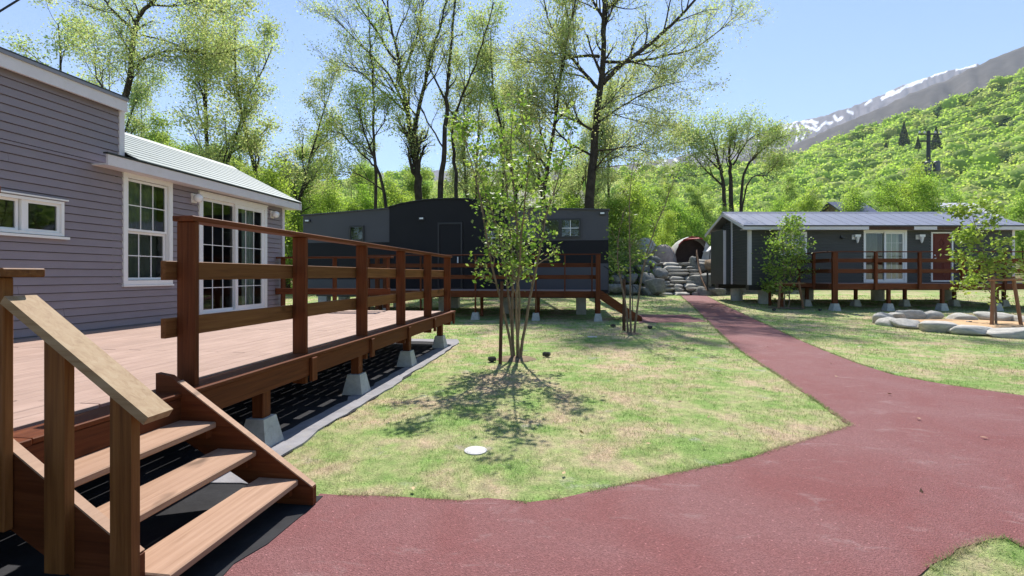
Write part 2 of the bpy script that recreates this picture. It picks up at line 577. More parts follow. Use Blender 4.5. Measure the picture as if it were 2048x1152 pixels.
class Thing:
    """an Empty at the thing's base; parts are given in frame coordinates (H: house frame, W: world)"""
    def __init__(self, name, label, cat, base=(0, 0, 0), frame='W', group=None):
        self.base = base
        self.e = bpy.data.objects.new(name, None)
        self.e.empty_display_size = 0.2
        link(self.e)
        if frame == 'H':
            self.e.location = h2w(*base)
            self.e.rotation_euler = (0, 0, TH)
        else:
            self.e.location = base
        tag(self.e, label, cat, group)

    def part(self, name, mb, mat, parent=None, smooth=False, label=None):
        o = bpy.data.objects.new(name, mb.mesh(name, self.base, smooth))
        o.data.materials.append(M[mat])
        link(o, parent or self.e)
        if label: o['label'] = label
        return o

    def copy_part(self, src, off, parent=None):
        o = src.copy()
        o.location = Vector(src.location) + Vector(off)
        link(o, parent or src.parent)
        return o


def single(name, mb, mat, label=None, cat=None, group=None, kind=None, base=(0, 0, 0), rot=None, smooth=False):
    o = bpy.data.objects.new(name, mb.mesh(name, base, smooth))
    o.data.materials.append(M[mat])
    o.location = base
    link(o)
    return tag(o, label, cat, group, kind)


def np_mesh(name, verts, faces, tint=None, smooth=False):
    """verts (n,3) float, faces (m,k) int, tint (n,3)"""
    me = bpy.data.meshes.new(name)
    n, (m, k) = len(verts), faces.shape
    me.vertices.add(n)
    me.vertices.foreach_set('co', np.asarray(verts, np.float32).ravel())
    me.loops.add(m * k)
    me.loops.foreach_set('vertex_index', faces.astype(np.int32).ravel())
    me.polygons.add(m)
    me.polygons.foreach_set('loop_start', np.arange(0, m * k, k, dtype=np.int32))
    if smooth: me.polygons.foreach_set('use_smooth', np.ones(m, bool))
    me.update(calc_edges=True)
    if tint is not None:
        at = me.color_attributes.new('tint', 'FLOAT_COLOR', 'POINT')
        rgba = np.ones((n, 4), np.float32)
        rgba[:, :3] = tint
        at.data.foreach_set('color', rgba.ravel())
    return me

# ------------------------------------------------------------------ the setting: ground, paths, terrace, hills
mb = MB()
rowsY = [(-80, 0), (16, 0), (40, 0.816), (120, 4.8), (9000, 4.8)]
for (y0, z0), (y1, z1) in zip(rowsY[:-1], rowsY[1:]):
    i = len(mb.V)
    mb.V += [(-9000, y0, z0), (9000, y0, z0), (9000, y1, z1), (-9000, y1, z1)]
    mb.F.append((i, i + 1, i + 2, i + 3))
single('ground', mb, 'lawn', 'patchy spring lawn of straw and green turf running back to the wood', 'lawn', kind='structure')


def ragged(pts, step=0.12, amp=0.016, seed=1):
    rng = random.Random(seed)
    out = []
    for (x0, y0), (x1, y1) in zip(pts, pts[1:] + pts[:1]):
        L = math.hypot(x1 - x0, y1 - y0)
        d = math.hypot((x0 + x1) / 2, (y0 + y1) / 2)
        n = max(1, int(L / (step * max(1, d / 6))))
        for k in range(n):
            f = k / n
            j = 0 if k == 0 else amp
            nx, ny = -(y1 - y0) / L, (x1 - x0) / L
            w = rng.gauss(0, j)
            out.append((x0 + (x1 - x0) * f + nx * w, y0 + (y1 - y0) * f + ny * w))
    return out


def slab(name, pts, z, mat, label, cat, kind='structure', depth=0.06, zf=g_h):
    mb = MB()
    n = len(pts)
    for p in pts: mb.V.append((p[0], p[1], zf(p[1]) + z))
    for p in pts: mb.V.append((p[0], p[1], zf(p[1]) + z - depth))
    mb.F.append(tuple(range(n)))
    for k in range(n):
        j = (k + 1) % n
        mb.F.append((k, n + k, n + j, j))
    o = single(name, mb, mat, label, cat, kind=kind)
    bm = bmesh.new()
    bm.from_mesh(o.data)
    bmesh.ops.triangulate(bm, faces=[f for f in bm.faces if len(f.verts) > 4])
    bmesh.ops.recalc_face_normals(bm, faces=bm.faces)
    bm.to_mesh(o.data)
    bm.free()
    return o


def w2(t, s):
    p = h2w(t, s)
    return (p.x, p.y)


near = [gnd(*p) for p in [(1410, 636.7), (1445, 672), (1480, 702), (1520, 728), (1560, 753), (1640, 808), (1702, 852), (1600, 885), (1480, 920), (1330, 952),
                          (1180, 985), (1120, 999), (1060, 1006), (930, 1003), (800, 995), (640, 989)]]
near += [w2(-1.66, 2.86), w2(-1.75, 2.0), w2(-1.75, 0.5), w2(-1.75, -3)]
near += [(0.5, -3), (0.75, 0.5), (1.3, 1.85)] + [gnd(*p) for p in [(1840, 1152), (1900, 1115), (1950, 1090), (1985, 1079), (2015, 1079), (2048, 1098)]]
near += [(3.6, 2.1), (9, 1.0), (15, 3.4)] + [gnd(*p) for p in [(2048, 792), (1900, 771), (1790, 751), (1720, 729), (1660, 706), (1600, 681), (1506, 636.7)]]
PATH_NEAR = near
slab('path', ragged(near, 0.12, 0.012, seed=3), 0.007, 'path', 'wide dusty red rubber-chip path forking past the deck stairs', 'path')
fa = [gnd(1355, 590.5), gnd(1382, 610), gnd(1410, 636.7), gnd(1506, 636.7), gnd(1450, 611), gnd(1404, 590.5)]
PATH_FAR = fa
slab('path_far', ragged(fa, 0.1, 0.03, 4), 0.0055, 'path', 'far stretch of red path leading up to the stone steps', 'path')
br = [gnd(1276, 646), gnd(1276, 629), gnd(1372, 629), gnd(1420, 644)]
PATH_BRANCH = br
slab('path_branch', ragged(br, 0.1, 0.03, 5), 0.003, 'path', 'narrow red side path running to the dark cabin stairs', 'path')

sheet = [w2(-7.0, -3), w2(-1.66, -3), w2(-1.66, 2.0), w2(-1.63, 2.93), w2(-2.02, 3.0), w2(-2.3, 3.3), w2(-2.36, 4.5), w2(-2.33, 5.5), w2(-2.38, 7.0), w2(-2.36, 8.5), w2(-2.42, 9.9), w2(-2.6, 10.45),
         w2(-3.6, 10.35), w2(-4.6, 10.5), w2(-7.0, 10.4)]
SHEET = sheet
slab('weed_barrier', ragged(sheet, 0.16, 0.02, 6), 0.012, 'sheet', 'weed barrier cloth laid under the deck, its shade painted into the colour', 'ground cloth', depth=0.03)

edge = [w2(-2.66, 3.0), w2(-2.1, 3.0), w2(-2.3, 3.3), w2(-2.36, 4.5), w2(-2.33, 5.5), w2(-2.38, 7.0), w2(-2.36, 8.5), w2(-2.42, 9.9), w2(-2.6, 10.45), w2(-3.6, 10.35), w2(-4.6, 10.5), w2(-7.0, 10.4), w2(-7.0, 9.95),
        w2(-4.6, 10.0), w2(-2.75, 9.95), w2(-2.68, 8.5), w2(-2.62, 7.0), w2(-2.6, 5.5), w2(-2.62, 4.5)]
slab('cloth_sunlit_edge', ragged(edge, 0.16, 0.02, 9), 0.020, 'sheet_edge', 'outer fold of the weed barrier cloth along the deck, painted sunlit grey', 'ground cloth', depth=0.03)

TZ = 2.22                                    # upper terrace level
mb = MB()
tp = [(4.2, 29.0), (7.9, 29.0), (8.1, 28.9), (11.4, 28.9), (11.6, 28.2), (16.5, 28.2), (20, 34), (20, 46), (2, 46), (2, 33)]
mb.prism(tp, 2, -0.3, TZ)
single('terrace', mb, 'terrace', 'raised gravel terrace above the boulder wall and stone steps', 'terrace', kind='structure')


def interp(tab, x):
    xs = [p[0] for p in tab]
    ys = [p[1] for p in tab]
    return np.interp(x, xs, ys)


def fbm(x, y, seed=0, octs=5, lac=2.0, gain=0.5):
    """vectorised value noise, about -1..1"""
    rng = np.random.RandomState(seed)
    tot = np.zeros_like(x, dtype=float)
    amp, nrm = 1.0, 0.0
    for o in range(octs):
        g = rng.rand(64, 64) * 2 - 1
        xi, yi = np.floor(x).astype(int), np.floor(y).astype(int)
        fx, fy = x - xi, y - yi
        fx, fy = fx * fx * (3 - 2 * fx), fy * fy * (3 - 2 * fy)
        a = g[xi % 64, yi % 64]
        b_ = g[(xi + 1) % 64, yi % 64]
        c_ = g[xi % 64, (yi + 1) % 64]
        d = g[(xi + 1) % 64, (yi + 1) % 64]
        tot += amp * ((a * (1 - fx) + b_ * fx) * (1 - fy) + (c_ * (1 - fx) + d * fx) * fy)
        nrm += amp
        amp *= gain
        x, y = x * lac + 13.7, y * lac + 5.1
    return tot / nrm


E1 = [(-900, 300), (0, 318), (400, 335), (900, 345), (1200, 338), (1400, 325), (1560, 312), (1640, 282), (1700, 256), (1850, 208), (2048, 138), (2400, 20), (3000, -100)]
E2 = [(900, 360), (1300, 345), (1450, 322), (1560, 300), (1600, 284), (1640, 266), (1700, 240), (1760, 216), (1830, 182), (1900, 156), (1960, 128), (2048, 91), (2400, -60), (3000, -120)]
E3 = [(700, 345), (1000, 338), (1200, 333), (1330, 318), (1400, 301), (1480, 280), (1560, 251), (1640, 232), (1720, 207), (1800, 172), (1870, 148), (1950, 128), (2010, 124), (2100, 126), (2400, 140), (3000, 150)]


def hill_h(px, Y):
    """height of the wooded hill at azimuth px and depth Y"""
    f = np.clip((Y - 105.) / (430. - 105.), 0, 1.4)
    top = EYE + (HY - interp(E1, px)) / FPX * 430. - 8
    s = np.where(f <= 1, f * (0.55 + 0.45 * f), 1 - (f - 1) * 0.5)
    return 3.0 + (top - 3.0) * s + fbm(px / 90., Y / 60., 5, 3) * 7 * np.clip(f * 3, 0, 1)


def polar_terrain(name, pxs, Ys, hfun, mat, label, cat, tint=None):
    PX, YY = np.meshgrid(pxs, Ys)
    Z = hfun(PX, YY)
    X = (PX - 1024) / FPX * YY
    v = np.stack([X, YY, Z], -1).reshape(-1, 3)
    nx, ny = len(pxs), len(Ys)
    ii = (np.arange(ny - 1)[:, None] * nx + np.arange(nx - 1)[None]).reshape(-1)
    F = np.stack([ii, ii + 1, ii + nx + 1, ii + nx], -1)
    me = np_mesh(name, v, F, tint(PX, YY, Z).reshape(-1, 3) if tint else None, True)
    me.materials.append(M[mat])
    o = bpy.data.objects.new(name, me)
    link(o)
    return tag(o, label, cat, kind='structure')


m, nt, b = mat_new('hill_ground')
c = ramp(nt, noise_n(nt, obj_vec(nt), 0.05, 5, 0.6), [(0.35, (0.20, 0.28, 0.06)), (0.65, (0.28, 0.35, 0.09))])
nt.links.new(c, b.inputs['Base Color'])
b.inputs['Roughness'].default_value = 1.0
b.inputs['Specular IOR Level'].default_value = 0.05
M['hill'] = m
m, nt, b = mat_new('mountain')
vc = nt.nodes.new('ShaderNodeVertexColor')
vc.layer_name = 'tint'
c = mixc(nt, 0.45, vc.outputs[0], ramp(nt, noise_n(nt, obj_vec(nt), 0.03, 6, 0.7), [(0.3, (0.45, 0.45, 0.45)), (0.7, (1.4, 1.4, 1.4))]), 'MULTIPLY')
nt.links.new(c, b.inputs['Base Color'])
b.inputs['Roughness'].default_value = 1.0
b.inputs['Specular IOR Level'].default_value = 0.05
M['mountain'] = m

polar_terrain('hill', np.arange(-900, 3001, 20), np.concatenate([np.linspace(100, 430, 30), np.linspace(450, 580, 6)]), hill_h, 'hill', 'lower green hillside under the spring forest', 'hill')


def ridge_fun(tab, Yr, Y0, seed, amp):
    def f(PX, YY):
        top = EYE + (HY - interp(tab, PX)) / FPX * Yr
        k = np.clip((YY - Y0) / (Yr - Y0), 0, 1.6)
        s = np.where(k <= 1, k ** 1.15, 1 - (k - 1) * 0.7)
        gul = np.abs(fbm(PX / 38. + YY / Yr * 2.2, YY / Yr * 3.0, seed, 4))
        return 4 + (top - 4) * s - gul * amp * np.clip((1.02 - k) * 4, 0, 1) * np.clip(k * 2, 0, 1) + fbm(PX / 9., YY / Yr * 30, seed + 9, 3) * amp * 0.07
    return f


def tint2(PX, YY, Z):
    n = fbm(PX / 22., YY / 90., 31, 4)[..., None]
    base = np.array([0.10, 0.092, 0.082]) * (1 + 0.35 * n)
    gr = np.array([0.14, 0.165, 0.06])
    k = np.clip((0.7 - YY / 1500.) * 4 + n[..., 0] * 1.0, 0, 1)[..., None]
    return base * (1 - k) + gr * k


polar_terrain('mountain_spur', np.arange(900, 2700, 9), np.concatenate([np.linspace(560, 1500, 50), np.linspace(1540, 2000, 6)]), ridge_fun(E2, 1500., 480., 41, 60), 'mountain', 'bare brown mountain spur above the green hillside', 'mountain', tint2)

SNOW = [[(1150, 435), (1240, 395), (1310, 352), (1430, 305)], [(1300, 360), (1400, 325)], [(1465, 292), (1560, 256)], [(1620, 250), (1740, 222)], [(1050, 468), (1080, 445)], [(935, 510), (965, 528)],
        [(755, 538), (808, 515)], [(590, 585), (655, 555)], [(525, 603), (560, 592)], [(582, 605), (550, 645)], [(548, 610), (508, 648), (515, 690)], [(648, 582), (655, 602)], [(612, 598), (630, 658), (606, 698)],
        [(672, 610), (740, 636), (795, 580)], [(700, 572), (735, 610)], [(640, 575), (740, 585)], [(848, 542), (868, 572), (895, 553)], [(662, 655), (645, 688)], [(466, 655), (512, 702)], [(440, 680), (470, 704)],
        [(495, 755), (465, 782)], [(376, 690), (350, 720)], [(800, 590), (830, 588)], [(1180, 400), (1225, 388)]]
SNOW = [[(1400 + x * .3164, 60 + y * .3164) for x, y in p] for p in SNOW]
SNOW += [[(1330, 322), (1300, 345)], [(1350, 318), (1365, 335)], [(1290, 330), (1262, 352)], [(1240, 340), (1252, 356)], [(1420, 300), (1405, 322)]]


def tint3(PX, YY, Z):
    PY = HY - (Z - EYE) / YY * FPX
    d = np.full(PX.shape, 99.0)
    jx = PX + fbm(PX / 5., PY / 5., 77, 3) * 2.2
    jy = PY + fbm(PX / 5., PY / 5., 78, 3) * 1.8
    for pl in SNOW:
        for (x0, y0), (x1, y1) in zip(pl[:-1], pl[1:]):
            dx, dy = x1 - x0, y1 - y0
            t = np.clip(((jx - x0) * dx + (jy - y0) * dy) / (dx * dx + dy * dy), 0, 1)
            d = np.minimum(d, np.hypot(jx - x0 - t * dx, jy - y0 - t * dy))
    k = np.clip((2.9 - d) / 0.9, 0, 1)[..., None]
    n = fbm(PX / 14., PY / 10., 12, 4)[..., None]
    rock = np.array([0.165, 0.15, 0.16]) * (1 + 0.4 * n)
    return rock * (1 - k) + np.array([0.88, 0.89, 0.92]) * k


polar_terrain('snow_mountain', np.arange(700, 2700, 2.0), np.concatenate([np.linspace(1500, 3200, 110), np.linspace(3260, 4200, 6)]), ridge_fun(E3, 3200., 1200., 61, 120), 'mountain', 'far grey mountain ridge streaked with melting snow', 'mountain', tint3)

# ------------------------------------------------------------------ foliage tools
def leaf_quads(rng, C, size, tint, flat=0.0, aspect=0.6, fold=0.25):
    """one small folded leaf (4 verts, 2 tris) at each centre C; returns verts, faces, tints"""
    n = len(C)
    d = rng.normal(size=(n, 3))
    d[:, 2] *= (1 - flat)
    up = flat
    d /= np.linalg.norm(d, axis=1, keepdims=True) + 1e-9
    r = rng.normal(size=(n, 3))
    r[:, 2] *= (1 - up)
    r -= d * (r * d).sum(1, keepdims=True)
    r /= np.linalg.norm(r, axis=1, keepdims=True) + 1e-9
    nn = np.cross(d, r)
    s = (size * rng.uniform(0.7, 1.3, n))[:, None]
    base, tip = C - d * s * .5, C + d * s * .5
    mid = C + nn * s * fold * .3
    lft, rgt = mid + r * s * aspect * .5, mid - r * s * aspect * .5
    V = np.stack([base, lft, tip, rgt], 1).reshape(-1, 3)
    k = np.arange(n)[:, None] * 4
    F = np.concatenate([k + np.array([0, 1, 2]), k + np.array([0, 2, 3])], 0)
    return V, F, np.repeat(tint, 4, 0)


def pick_tints(rng, n, pal, jitter=0.2):
    pal = np.array(pal)
    t = pal[rng.randint(0, len(pal), n)]
    return t * rng.uniform(1 - jitter, 1 + jitter, (n, 1))


class Skel:
    """grows limbs; collects tubes and twig sample points"""
    def __init__(self, seed, wig=0.16, trop=0.05, up=0.2):
        self.r = random.Random(seed)
        self.mb = MB()
        self.tips = []
        self.wig, self.trop = wig, trop

    def limb(self, pts, r0, r1, n=6):
        k = len(pts)
        rad = [r0 + (r1 - r0) * (i / (k - 1)) ** 0.85 for i in range(k)]
        self.mb.tube(pts, rad, n, False)
        return rad

    def walk(self, p, d, L, segs, trop):
        r = self.r
        pts = [Vector(p)]
        d = Vector(d).normalized()
        for i in range(segs):
            d = (d + Vector((r.gauss(0, 1), r.gauss(0, 1), r.gauss(0, 1))) * self.wig + Vector((0, 0, trop))).normalized()
            pts.append(pts[-1] + d * (L / segs))
        return pts

    def kids(self, pts, rad, L, level, counts, spread, f0=0.25):
        """sub-branches along a limb; counts = children per level"""
        r = self.r
        if level >= len(counts): return
        n = counts[level]
        k = len(pts) - 1
        for i in range(n):
            f = f0 + (1 - f0) * (i + r.random()) / n
            x = min(f * k, k - 1e-3)
            j = int(x)
            p = pts[j].lerp(pts[j + 1], x - j)
            rr = (rad[j] + (rad[j + 1] - rad[j]) * (x - j)) * r.uniform(0.45, 0.7)
            ax = (pts[j + 1] - pts[j]).normalized()
            side = ax.orthogonal().normalized()
            side.rotate(Matrix.Rotation(r.uniform(0, 6.283), 3, ax))
            ang = spread * r.uniform(0.65, 1.2)
            d = ax * math.cos(ang) + side * math.sin(ang)
            l = L * r.uniform(0.55, 1.0) * (1.15 - 0.5 * f)
            self.branch(p, d, l, max(rr, 0.006), level + 1, counts, spread)

    def branch(self, p, d, L, rad, level, counts, spread):
        last = level >= len(counts)
        segs = 3 if last else 5
        pts = self.walk(p, d, L, segs, self.trop)
        rads = self.limb(pts, rad, rad * 0.3, 3 if level >= 2 else 5)
        if last:
            for q in pts[1:]: self.tips.append((q, L))
        else:
            self.tips.append((pts[-1], L * .5))
            self.kids(pts, rads, L * 0.52, level, counts, spread)


def make_crown(seed, tips, n, size, pal, spread=0.35, flat=0.2, mat='leaf_tall', name='crown', keep=None, aspect=0.6):
    rng = np.random.RandomState(seed)
    T = np.array([tuple(t[0]) for t in tips])
    if keep is not None: T = T[keep(T)]
    idx = rng.randint(0, len(T), n)
    C = T[idx] + rng.normal(size=(n, 3)) * spread * np.array([1, 1, 0.75])
    clump = np.array(pal)[rng.randint(0, len(pal), len(T))]
    tint = clump[idx] * rng.uniform(0.75, 1.25, (n, 1))
    V, F, t = leaf_quads(rng, C, size, tint, flat, aspect)
    me = np_mesh(name, V, F, t)
    me.materials.append(M[mat])
    return me


def tree_things(name, label, base, trunk_me, crown_me, group=None, rot=0.0, scale=1.0, sz=None):
    e = bpy.data.objects.new(name, None)
    e.location = base
    e.rotation_euler = (0, 0, rot)
    e.scale = (scale, scale, sz or scale)
    link(e)
    tag(e, label, 'tree', group)
    link(bpy.data.objects.new('trunk', trunk_me), e)
    link(bpy.data.objects.new('crown', crown_me), e)
    return e


def trunk_mesh(sk, mat='bark'):
    me = sk.mb.mesh('trunk', (0, 0, 0), True)
    me.materials.append(M[mat])
    return me


PAL_PALE = [(0.29, 0.33, 0.16), (0.33, 0.36, 0.20), (0.24, 0.31, 0.12), (0.34, 0.33, 0.20)]
PAL_GREEN = [(0.20, 0.27, 0.075), (0.24, 0.31, 0.09), (0.17, 0.24, 0.06), (0.27, 0.33, 0.11)]
PAL_VIVID = [(0.21, 0.29, 0.055), (0.25, 0.33, 0.07), (0.17, 0.26, 0.05)]
PAL_OLIVE = [(0.22, 0.26, 0.09), (0.26, 0.27, 0.11), (0.19, 0.25, 0.08)]
PAL_DARK = [(0.025, 0.05, 0.02), (0.035, 0.065, 0.025), (0.045, 0.075, 0.03)]


def guided_tree(name, label, base_px, Y, limbs, seed, counts, sub_len, leaves, leaf_size, pal, spread=0.75, lspread=0.4, mat='leaf_tall', trop=0.05, wig=0.16, group=None, f0=0.25):
    """limbs: list of (pixel polyline, r0, r1, depth slope); read off the photograph, built at depth Y with real thickness"""
    bz = g_h(Y)
    bx = (base_px - 1024) / FPX * Y
    base = Vector((bx, Y, bz))
    sk = Skel(seed, wig, trop)
    for pl, r0, r1, dep in limbs:
        pts = []
        L = 0
        for i, (px, py) in enumerate(pl):
            q = at(px, py, Y) - base
            if i: L += (q - last_q).length
            last_q = q
            pts.append(Vector((q.x, dep * L + sk.r.gauss(0, 0.05), q.z)))
        if pl[0][1] > 380: pts[0].z = -0.2
        # resample smoothly
        fine = []
        for i in range(len(pts) - 1):
            p0, p1, p2, p3 = pts[max(i - 1, 0)], pts[i], pts[i + 1], pts[min(i + 2, len(pts) - 1)]
            for k in range(4):
                t = k / 4
                fine.append(0.5 * ((2 * p1) + (p2 - p0) * t + (2 * p0 - 5 * p1 + 4 * p2 - p3) * t * t + (3 * p1 - p0 - 3 * p2 + p3) * t ** 3) + Vector((sk.r.gauss(0, .03), sk.r.gauss(0, .03), 0)))
        fine.append(pts[-1])
        rad = sk.limb(fine, r0, r1, 8)
        trunkish = pl[0][1] > 380
        sk.kids(fine, rad, sub_len * (1.0 if not trunkish else 0.9), 0, counts, spread, 0.5 if trunkish else f0)
    cm = make_crown(seed + 1, sk.tips, leaves, leaf_size, pal, lspread, 0.2, mat)
    return tree_things(name, label, base, trunk_mesh(sk), cm, group)


def proto_tree(seed, H, r0, counts, sub_len, leaves, leaf_size, pal, spread=0.8, lspread=0.45, first=0.3, lean=0.05, wig=0.14, trop=0.07, mat='leaf_mid', bark='bark', stems=1):
    sk = Skel(seed, wig, trop)
    for sidx in range(stems):
        d = Vector((sk.r.gauss(0, lean), sk.r.gauss(0, lean), 1))
        if stems > 1:
            w = sidx / stems * 6.283 + sk.r.random()
            d = Vector((math.cos(w) * 0.16, math.sin(w) * 0.16, 1))
        sw = sk.wig
        sk.wig = wig * 0.45
        pts = sk.walk(Vector((0, 0, -0.25)), d, H * sk.r.uniform(0.86, 1.0), 10, 0.04)
        sk.wig = sw
        rad = sk.limb(pts, r0, r0 * 0.15, 7)
        sk.kids(pts, rad, sub_len, 0, counts, spread, first)
    return trunk_mesh(sk, bark), make_crown(seed + 1, sk.tips, leaves, leaf_size, pal, lspread, 0.2, mat)

# ------------------------------------------------------------------ building tools
def subtract(rect, o):
    a0, a1, b0, b1 = rect
    oa0, oa1, ob0, ob1 = o
    if oa1 <= a0 or oa0 >= a1 or ob1 <= b0 or ob0 >= b1: return [rect]
    out = []
    if oa0 > a0: out.append((a0, oa0, b0, b1))
    if oa1 < a1: out.append((oa1, a1, b0, b1))
    m0, m1 = max(a0, oa0), min(a1, oa1)
    if ob0 > b0: out.append((m0, m1, b0, ob0))
    if ob1 < b1: out.append((m0, m1, ob1, b1))
    return out


def siding(T, P, L0, L1, z0, z1, opens, course, mat, clip=None, d=0.02):
    """lap siding, every board its own part, cut round the openings"""
    k, z = 0, z0
    while z < z1 - 0.004:
        zb = min(z + course, z1)
        lo, hi = (L0, L1) if clip is None else clip(zb)
        rects = [(lo, hi, z, zb)] if hi - lo > 0.03 else []
        for o in opens:
            rects = [q for r_ in rects for q in subtract(r_, o)]
        cut = []
        for (a0, a1, b0, b1) in rects:
            if a1 - a0 > 3.0:
                m_ = a0 + (a1 - a0) * (.25 + .5 * ((k * 0.618) % 1.0))
                cut += [(a0, m_ - .0012, b0, b1), (m_ + .0012, a1, b0, b1)]
            else: cut.append((a0, a1, b0, b1))
        k += 1
        for (a0, a1, b0, b1) in cut:
            if b1 > zb - 1e-4: b1 = zb - .008
            if a1 - a0 < 0.012 or b1 - b0 < 0.008: continue
            c0 = d - (d - 0.003) * (b0 - z) / course
            c1 = d - (d - 0.003) * (b1 - z) / course
            mb = MB()
            mb.hexa([P(a0, b0, c0), P(a1, b0, c0), P(a1, b0, -.01), P(a0, b0, -.01), P(a0, b1, c1), P(a1, b1, c1), P(a1, b1, -.01), P(a0, b1, -.01)])
            T.part('siding_board', mb, mat)
        z = zb


def pane(P, a0, a1, b0, b1, c, N):
    pts = [Vector(P(a0, b0, c)), Vector(P(a1, b0, c)), Vector(P(a1, b1, c)), Vector(P(a0, b1, c))]
    n = (pts[1] - pts[0]).cross(pts[2] - pts[1])
    if n.dot(Vector(N)) < 0: pts.reverse()
    return MB().poly(pts)


def frame4(mb, P, a0, a1, b0, b1, w, c0, c1):
    mb.pbox(P, a0, a0 + w, b0, b1, c0, c1)
    mb.pbox(P, a1 - w, a1, b0, b1, c0, c1)
    mb.pbox(P, a0 + w, a1 - w, b0, b0 + w, c0, c1 - .001)
    mb.pbox(P, a0 + w, a1 - w, b1 - w, b1, c0, c1 - .001)


def sash(T, par, P, N, a0, a1, b0, b1, w, c, cols, rows, fmat='vinyl', gmat='glass'):
    """one glazed panel: frame, pane and thin glazing bars"""
    mb = MB()
    frame4(mb, P, a0, a1, b0, b1, w, c - .018, c + .018)
    sh = T.part('sash', mb, fmat, par)
    T.part('pane', pane(P, a0 + w, a1 - w, b0 + w, b1 - w, c, N), gmat, par)
    for i in range(1, cols):
        x = a0 + w + (a1 - a0 - 2 * w) * i / cols
        T.part('glazing_bar', MB().pbox(P, x - .0068, x + .0068, b0 + w, b1 - w, c - .006, c + .006), fmat, par)
    for i in range(1, rows):
        z = b0 + w + (b1 - b0 - 2 * w) * i / rows
        T.part('glazing_bar', MB().pbox(P, a0 + w, a1 - w, z - .0068, z + .0068, c - .0065, c + .0065), fmat, par)
    return sh


def curtain(T, par, P, a0, a1, b0, b1, c, amp=0.025, waves=9):
    n = 40
    mb = MB()
    for i in range(n + 1):
        a = a0 + (a1 - a0) * i / n
        w = math.sin(i / n * waves * 6.283) * amp + math.sin(i * 1.7) * amp * .2
        mb.V.append(tuple(P(a, b0, c + w)))
        mb.V.append(tuple(P(a, b1, c + w * .8)))
    for i in range(n):
        mb.F.append((2 * i, 2 * i + 2, 2 * i + 3, 2 * i + 1))
    return T.part('curtain', mb, 'curtain', par, True)


def lamp_globe(T, P, a, b, s=1.0):
    mb = MB().pbox(P, a - .05 * s, a + .05 * s, b - .08 * s, b + .08 * s, 0.012, 0.04)
    o = T.part('wall_lamp', mb, 'vinyl')
    mb = MB().pbox(P, a - .012, a + .012, b - .012, b + .012, 0.04, 0.10)
    T.part('lamp_arm', mb, 'vinyl', o)
    q = P(a, b, 0.115 * s)
    prof = [(0.015, -.075), (.05, -.06), (.072, -.02), (.075, .015), (.055, .055), (.02, .075)]
    mb = MB().lathe([(r_ * s, q[2] + z * s) for r_, z in prof], 14, (q[0], q[1]))
    T.part('lamp_globe', mb, 'chrome', o, True)
    return o


# ------------------------------------------------------------------ the mauve house
WT = -6.65
HS = Thing('trailer_house', 'mauve lap-sided trailer house with white trim and pale metal roof', 'house', (WT, 5.5, 0), 'H')
Pm = lambda a, b_, c_: (WT + c_, a, b_)
NH = (1, 0, 0)
op_slide = (3.55, 5.40, 1.99, 2.39)
op_hung = (6.30, 7.07, 1.36, 2.94)
op_door = (7.74, 9.53, 0.70, 2.90)
siding(HS, Pm, 0.6, 10.17, 0.60, 3.06, [op_slide, op_hung, op_door], 0.105, 'siding')
siding(HS, Pm, 0.6, 6.20, 3.06, 3.93, [], 0.105, 'siding')
HS.part('corner_trim', MB().pbox(Pm, 10.14, 10.22, 0.60, 3.02, -.05, .028), 'trim')
HS.part('corner_trim', MB().pbox(Pm, 6.19, 6.27, 3.14, 3.90, -.05, .026), 'trim')
HS.part('fascia', MB().box(-6.42, -6.385, 5.80, 10.46, 2.985, 3.135), 'trim')
HS.part('fascia', MB().box(-6.575, -6.54, 0.4, 6.235, 3.865, 4.045), 'trim')
HS.part('drip_edge', MB().box(-6.44, -6.37, 5.78, 10.48, 3.138, 3.160), 'black')
HS.part('drip_edge', MB().box(-6.60, -6.525, 0.4, 6.25, 4.048, 4.082), 'black')
HS.part('soffit', MB().box(-6.70, -6.42, 5.80, 10.46, 2.99, 3.01), 'trim')
HS.part('soffit', MB().box(-6.70, -6.575, 0.4, 6.235, 3.90, 3.92), 'trim')
# roof courses, ridge and back slope
t0, z0, t1, z1 = -6.36, 3.155, -8.12, 4.035
nc = 11
for k in range(nc):
    fa_, fb = k / nc, (k + 1) / nc + 0.02
    ta, za = t0 + (t1 - t0) * fa_, z0 + (z1 - z0) * fa_
    tb, zb = t0 + (t1 - t0) * min(fb, 1), z0 + (z1 - z0) * min(fb, 1)
    mb = MB().prism([(ta, za), (tb, zb - .006), (tb, zb + .004), (ta, za + .015)], 1, 6.28 if k else 6.24, 10.49)
    HS.part('roof_panel', mb, 'roof_pale')
HS.part('ridge_cap', MB().prism([(t1 - .12, z1 - .05), (t1 + .12, z1 - .05), (t1, z1 + .03)], 1, 6.28, 10.49), 'roof_pale')
HS.part('roof_back', MB().prism([(t1, z1), (t1, z1 - .03), (-9.85, 3.12), (-9.85, 3.15)], 1, 5.8, 10.49), 'roof_pale')
HS.part('rake_board', MB().prism([(t0, z0 - .02), (t1, z1 - .02), (t1, z1 - .17), (t0, z0 - .17)], 1, 10.44, 10.475), 'trim')
HS.part('rake_board', MB().prism([(-9.85, z0 - .03), (t1, z1 - .025), (t1, z1 - .175), (-9.85, z0 - .18)], 1, 10.44, 10.475), 'trim')
HS.part('roof', MB().prism([(-6.52, 4.06), (-8.12, 4.5), (-9.75, 4.06), (-9.75, 4.02), (-6.52, 4.02)], 1, 0.4, 6.24), 'roof_dark', label='dark roof of the raised loft')
HS.part('end_wall', MB().prism([(-6.66, .6), (-6.66, 3.0), (-8.12, 3.98), (-9.55, 3.05), (-9.55, .6)], 1, 10.06, 10.16), 'siding')
HS.part('end_wall', MB().box(-9.55, -6.66, 0.62, 0.7, .6, 4.0), 'siding')
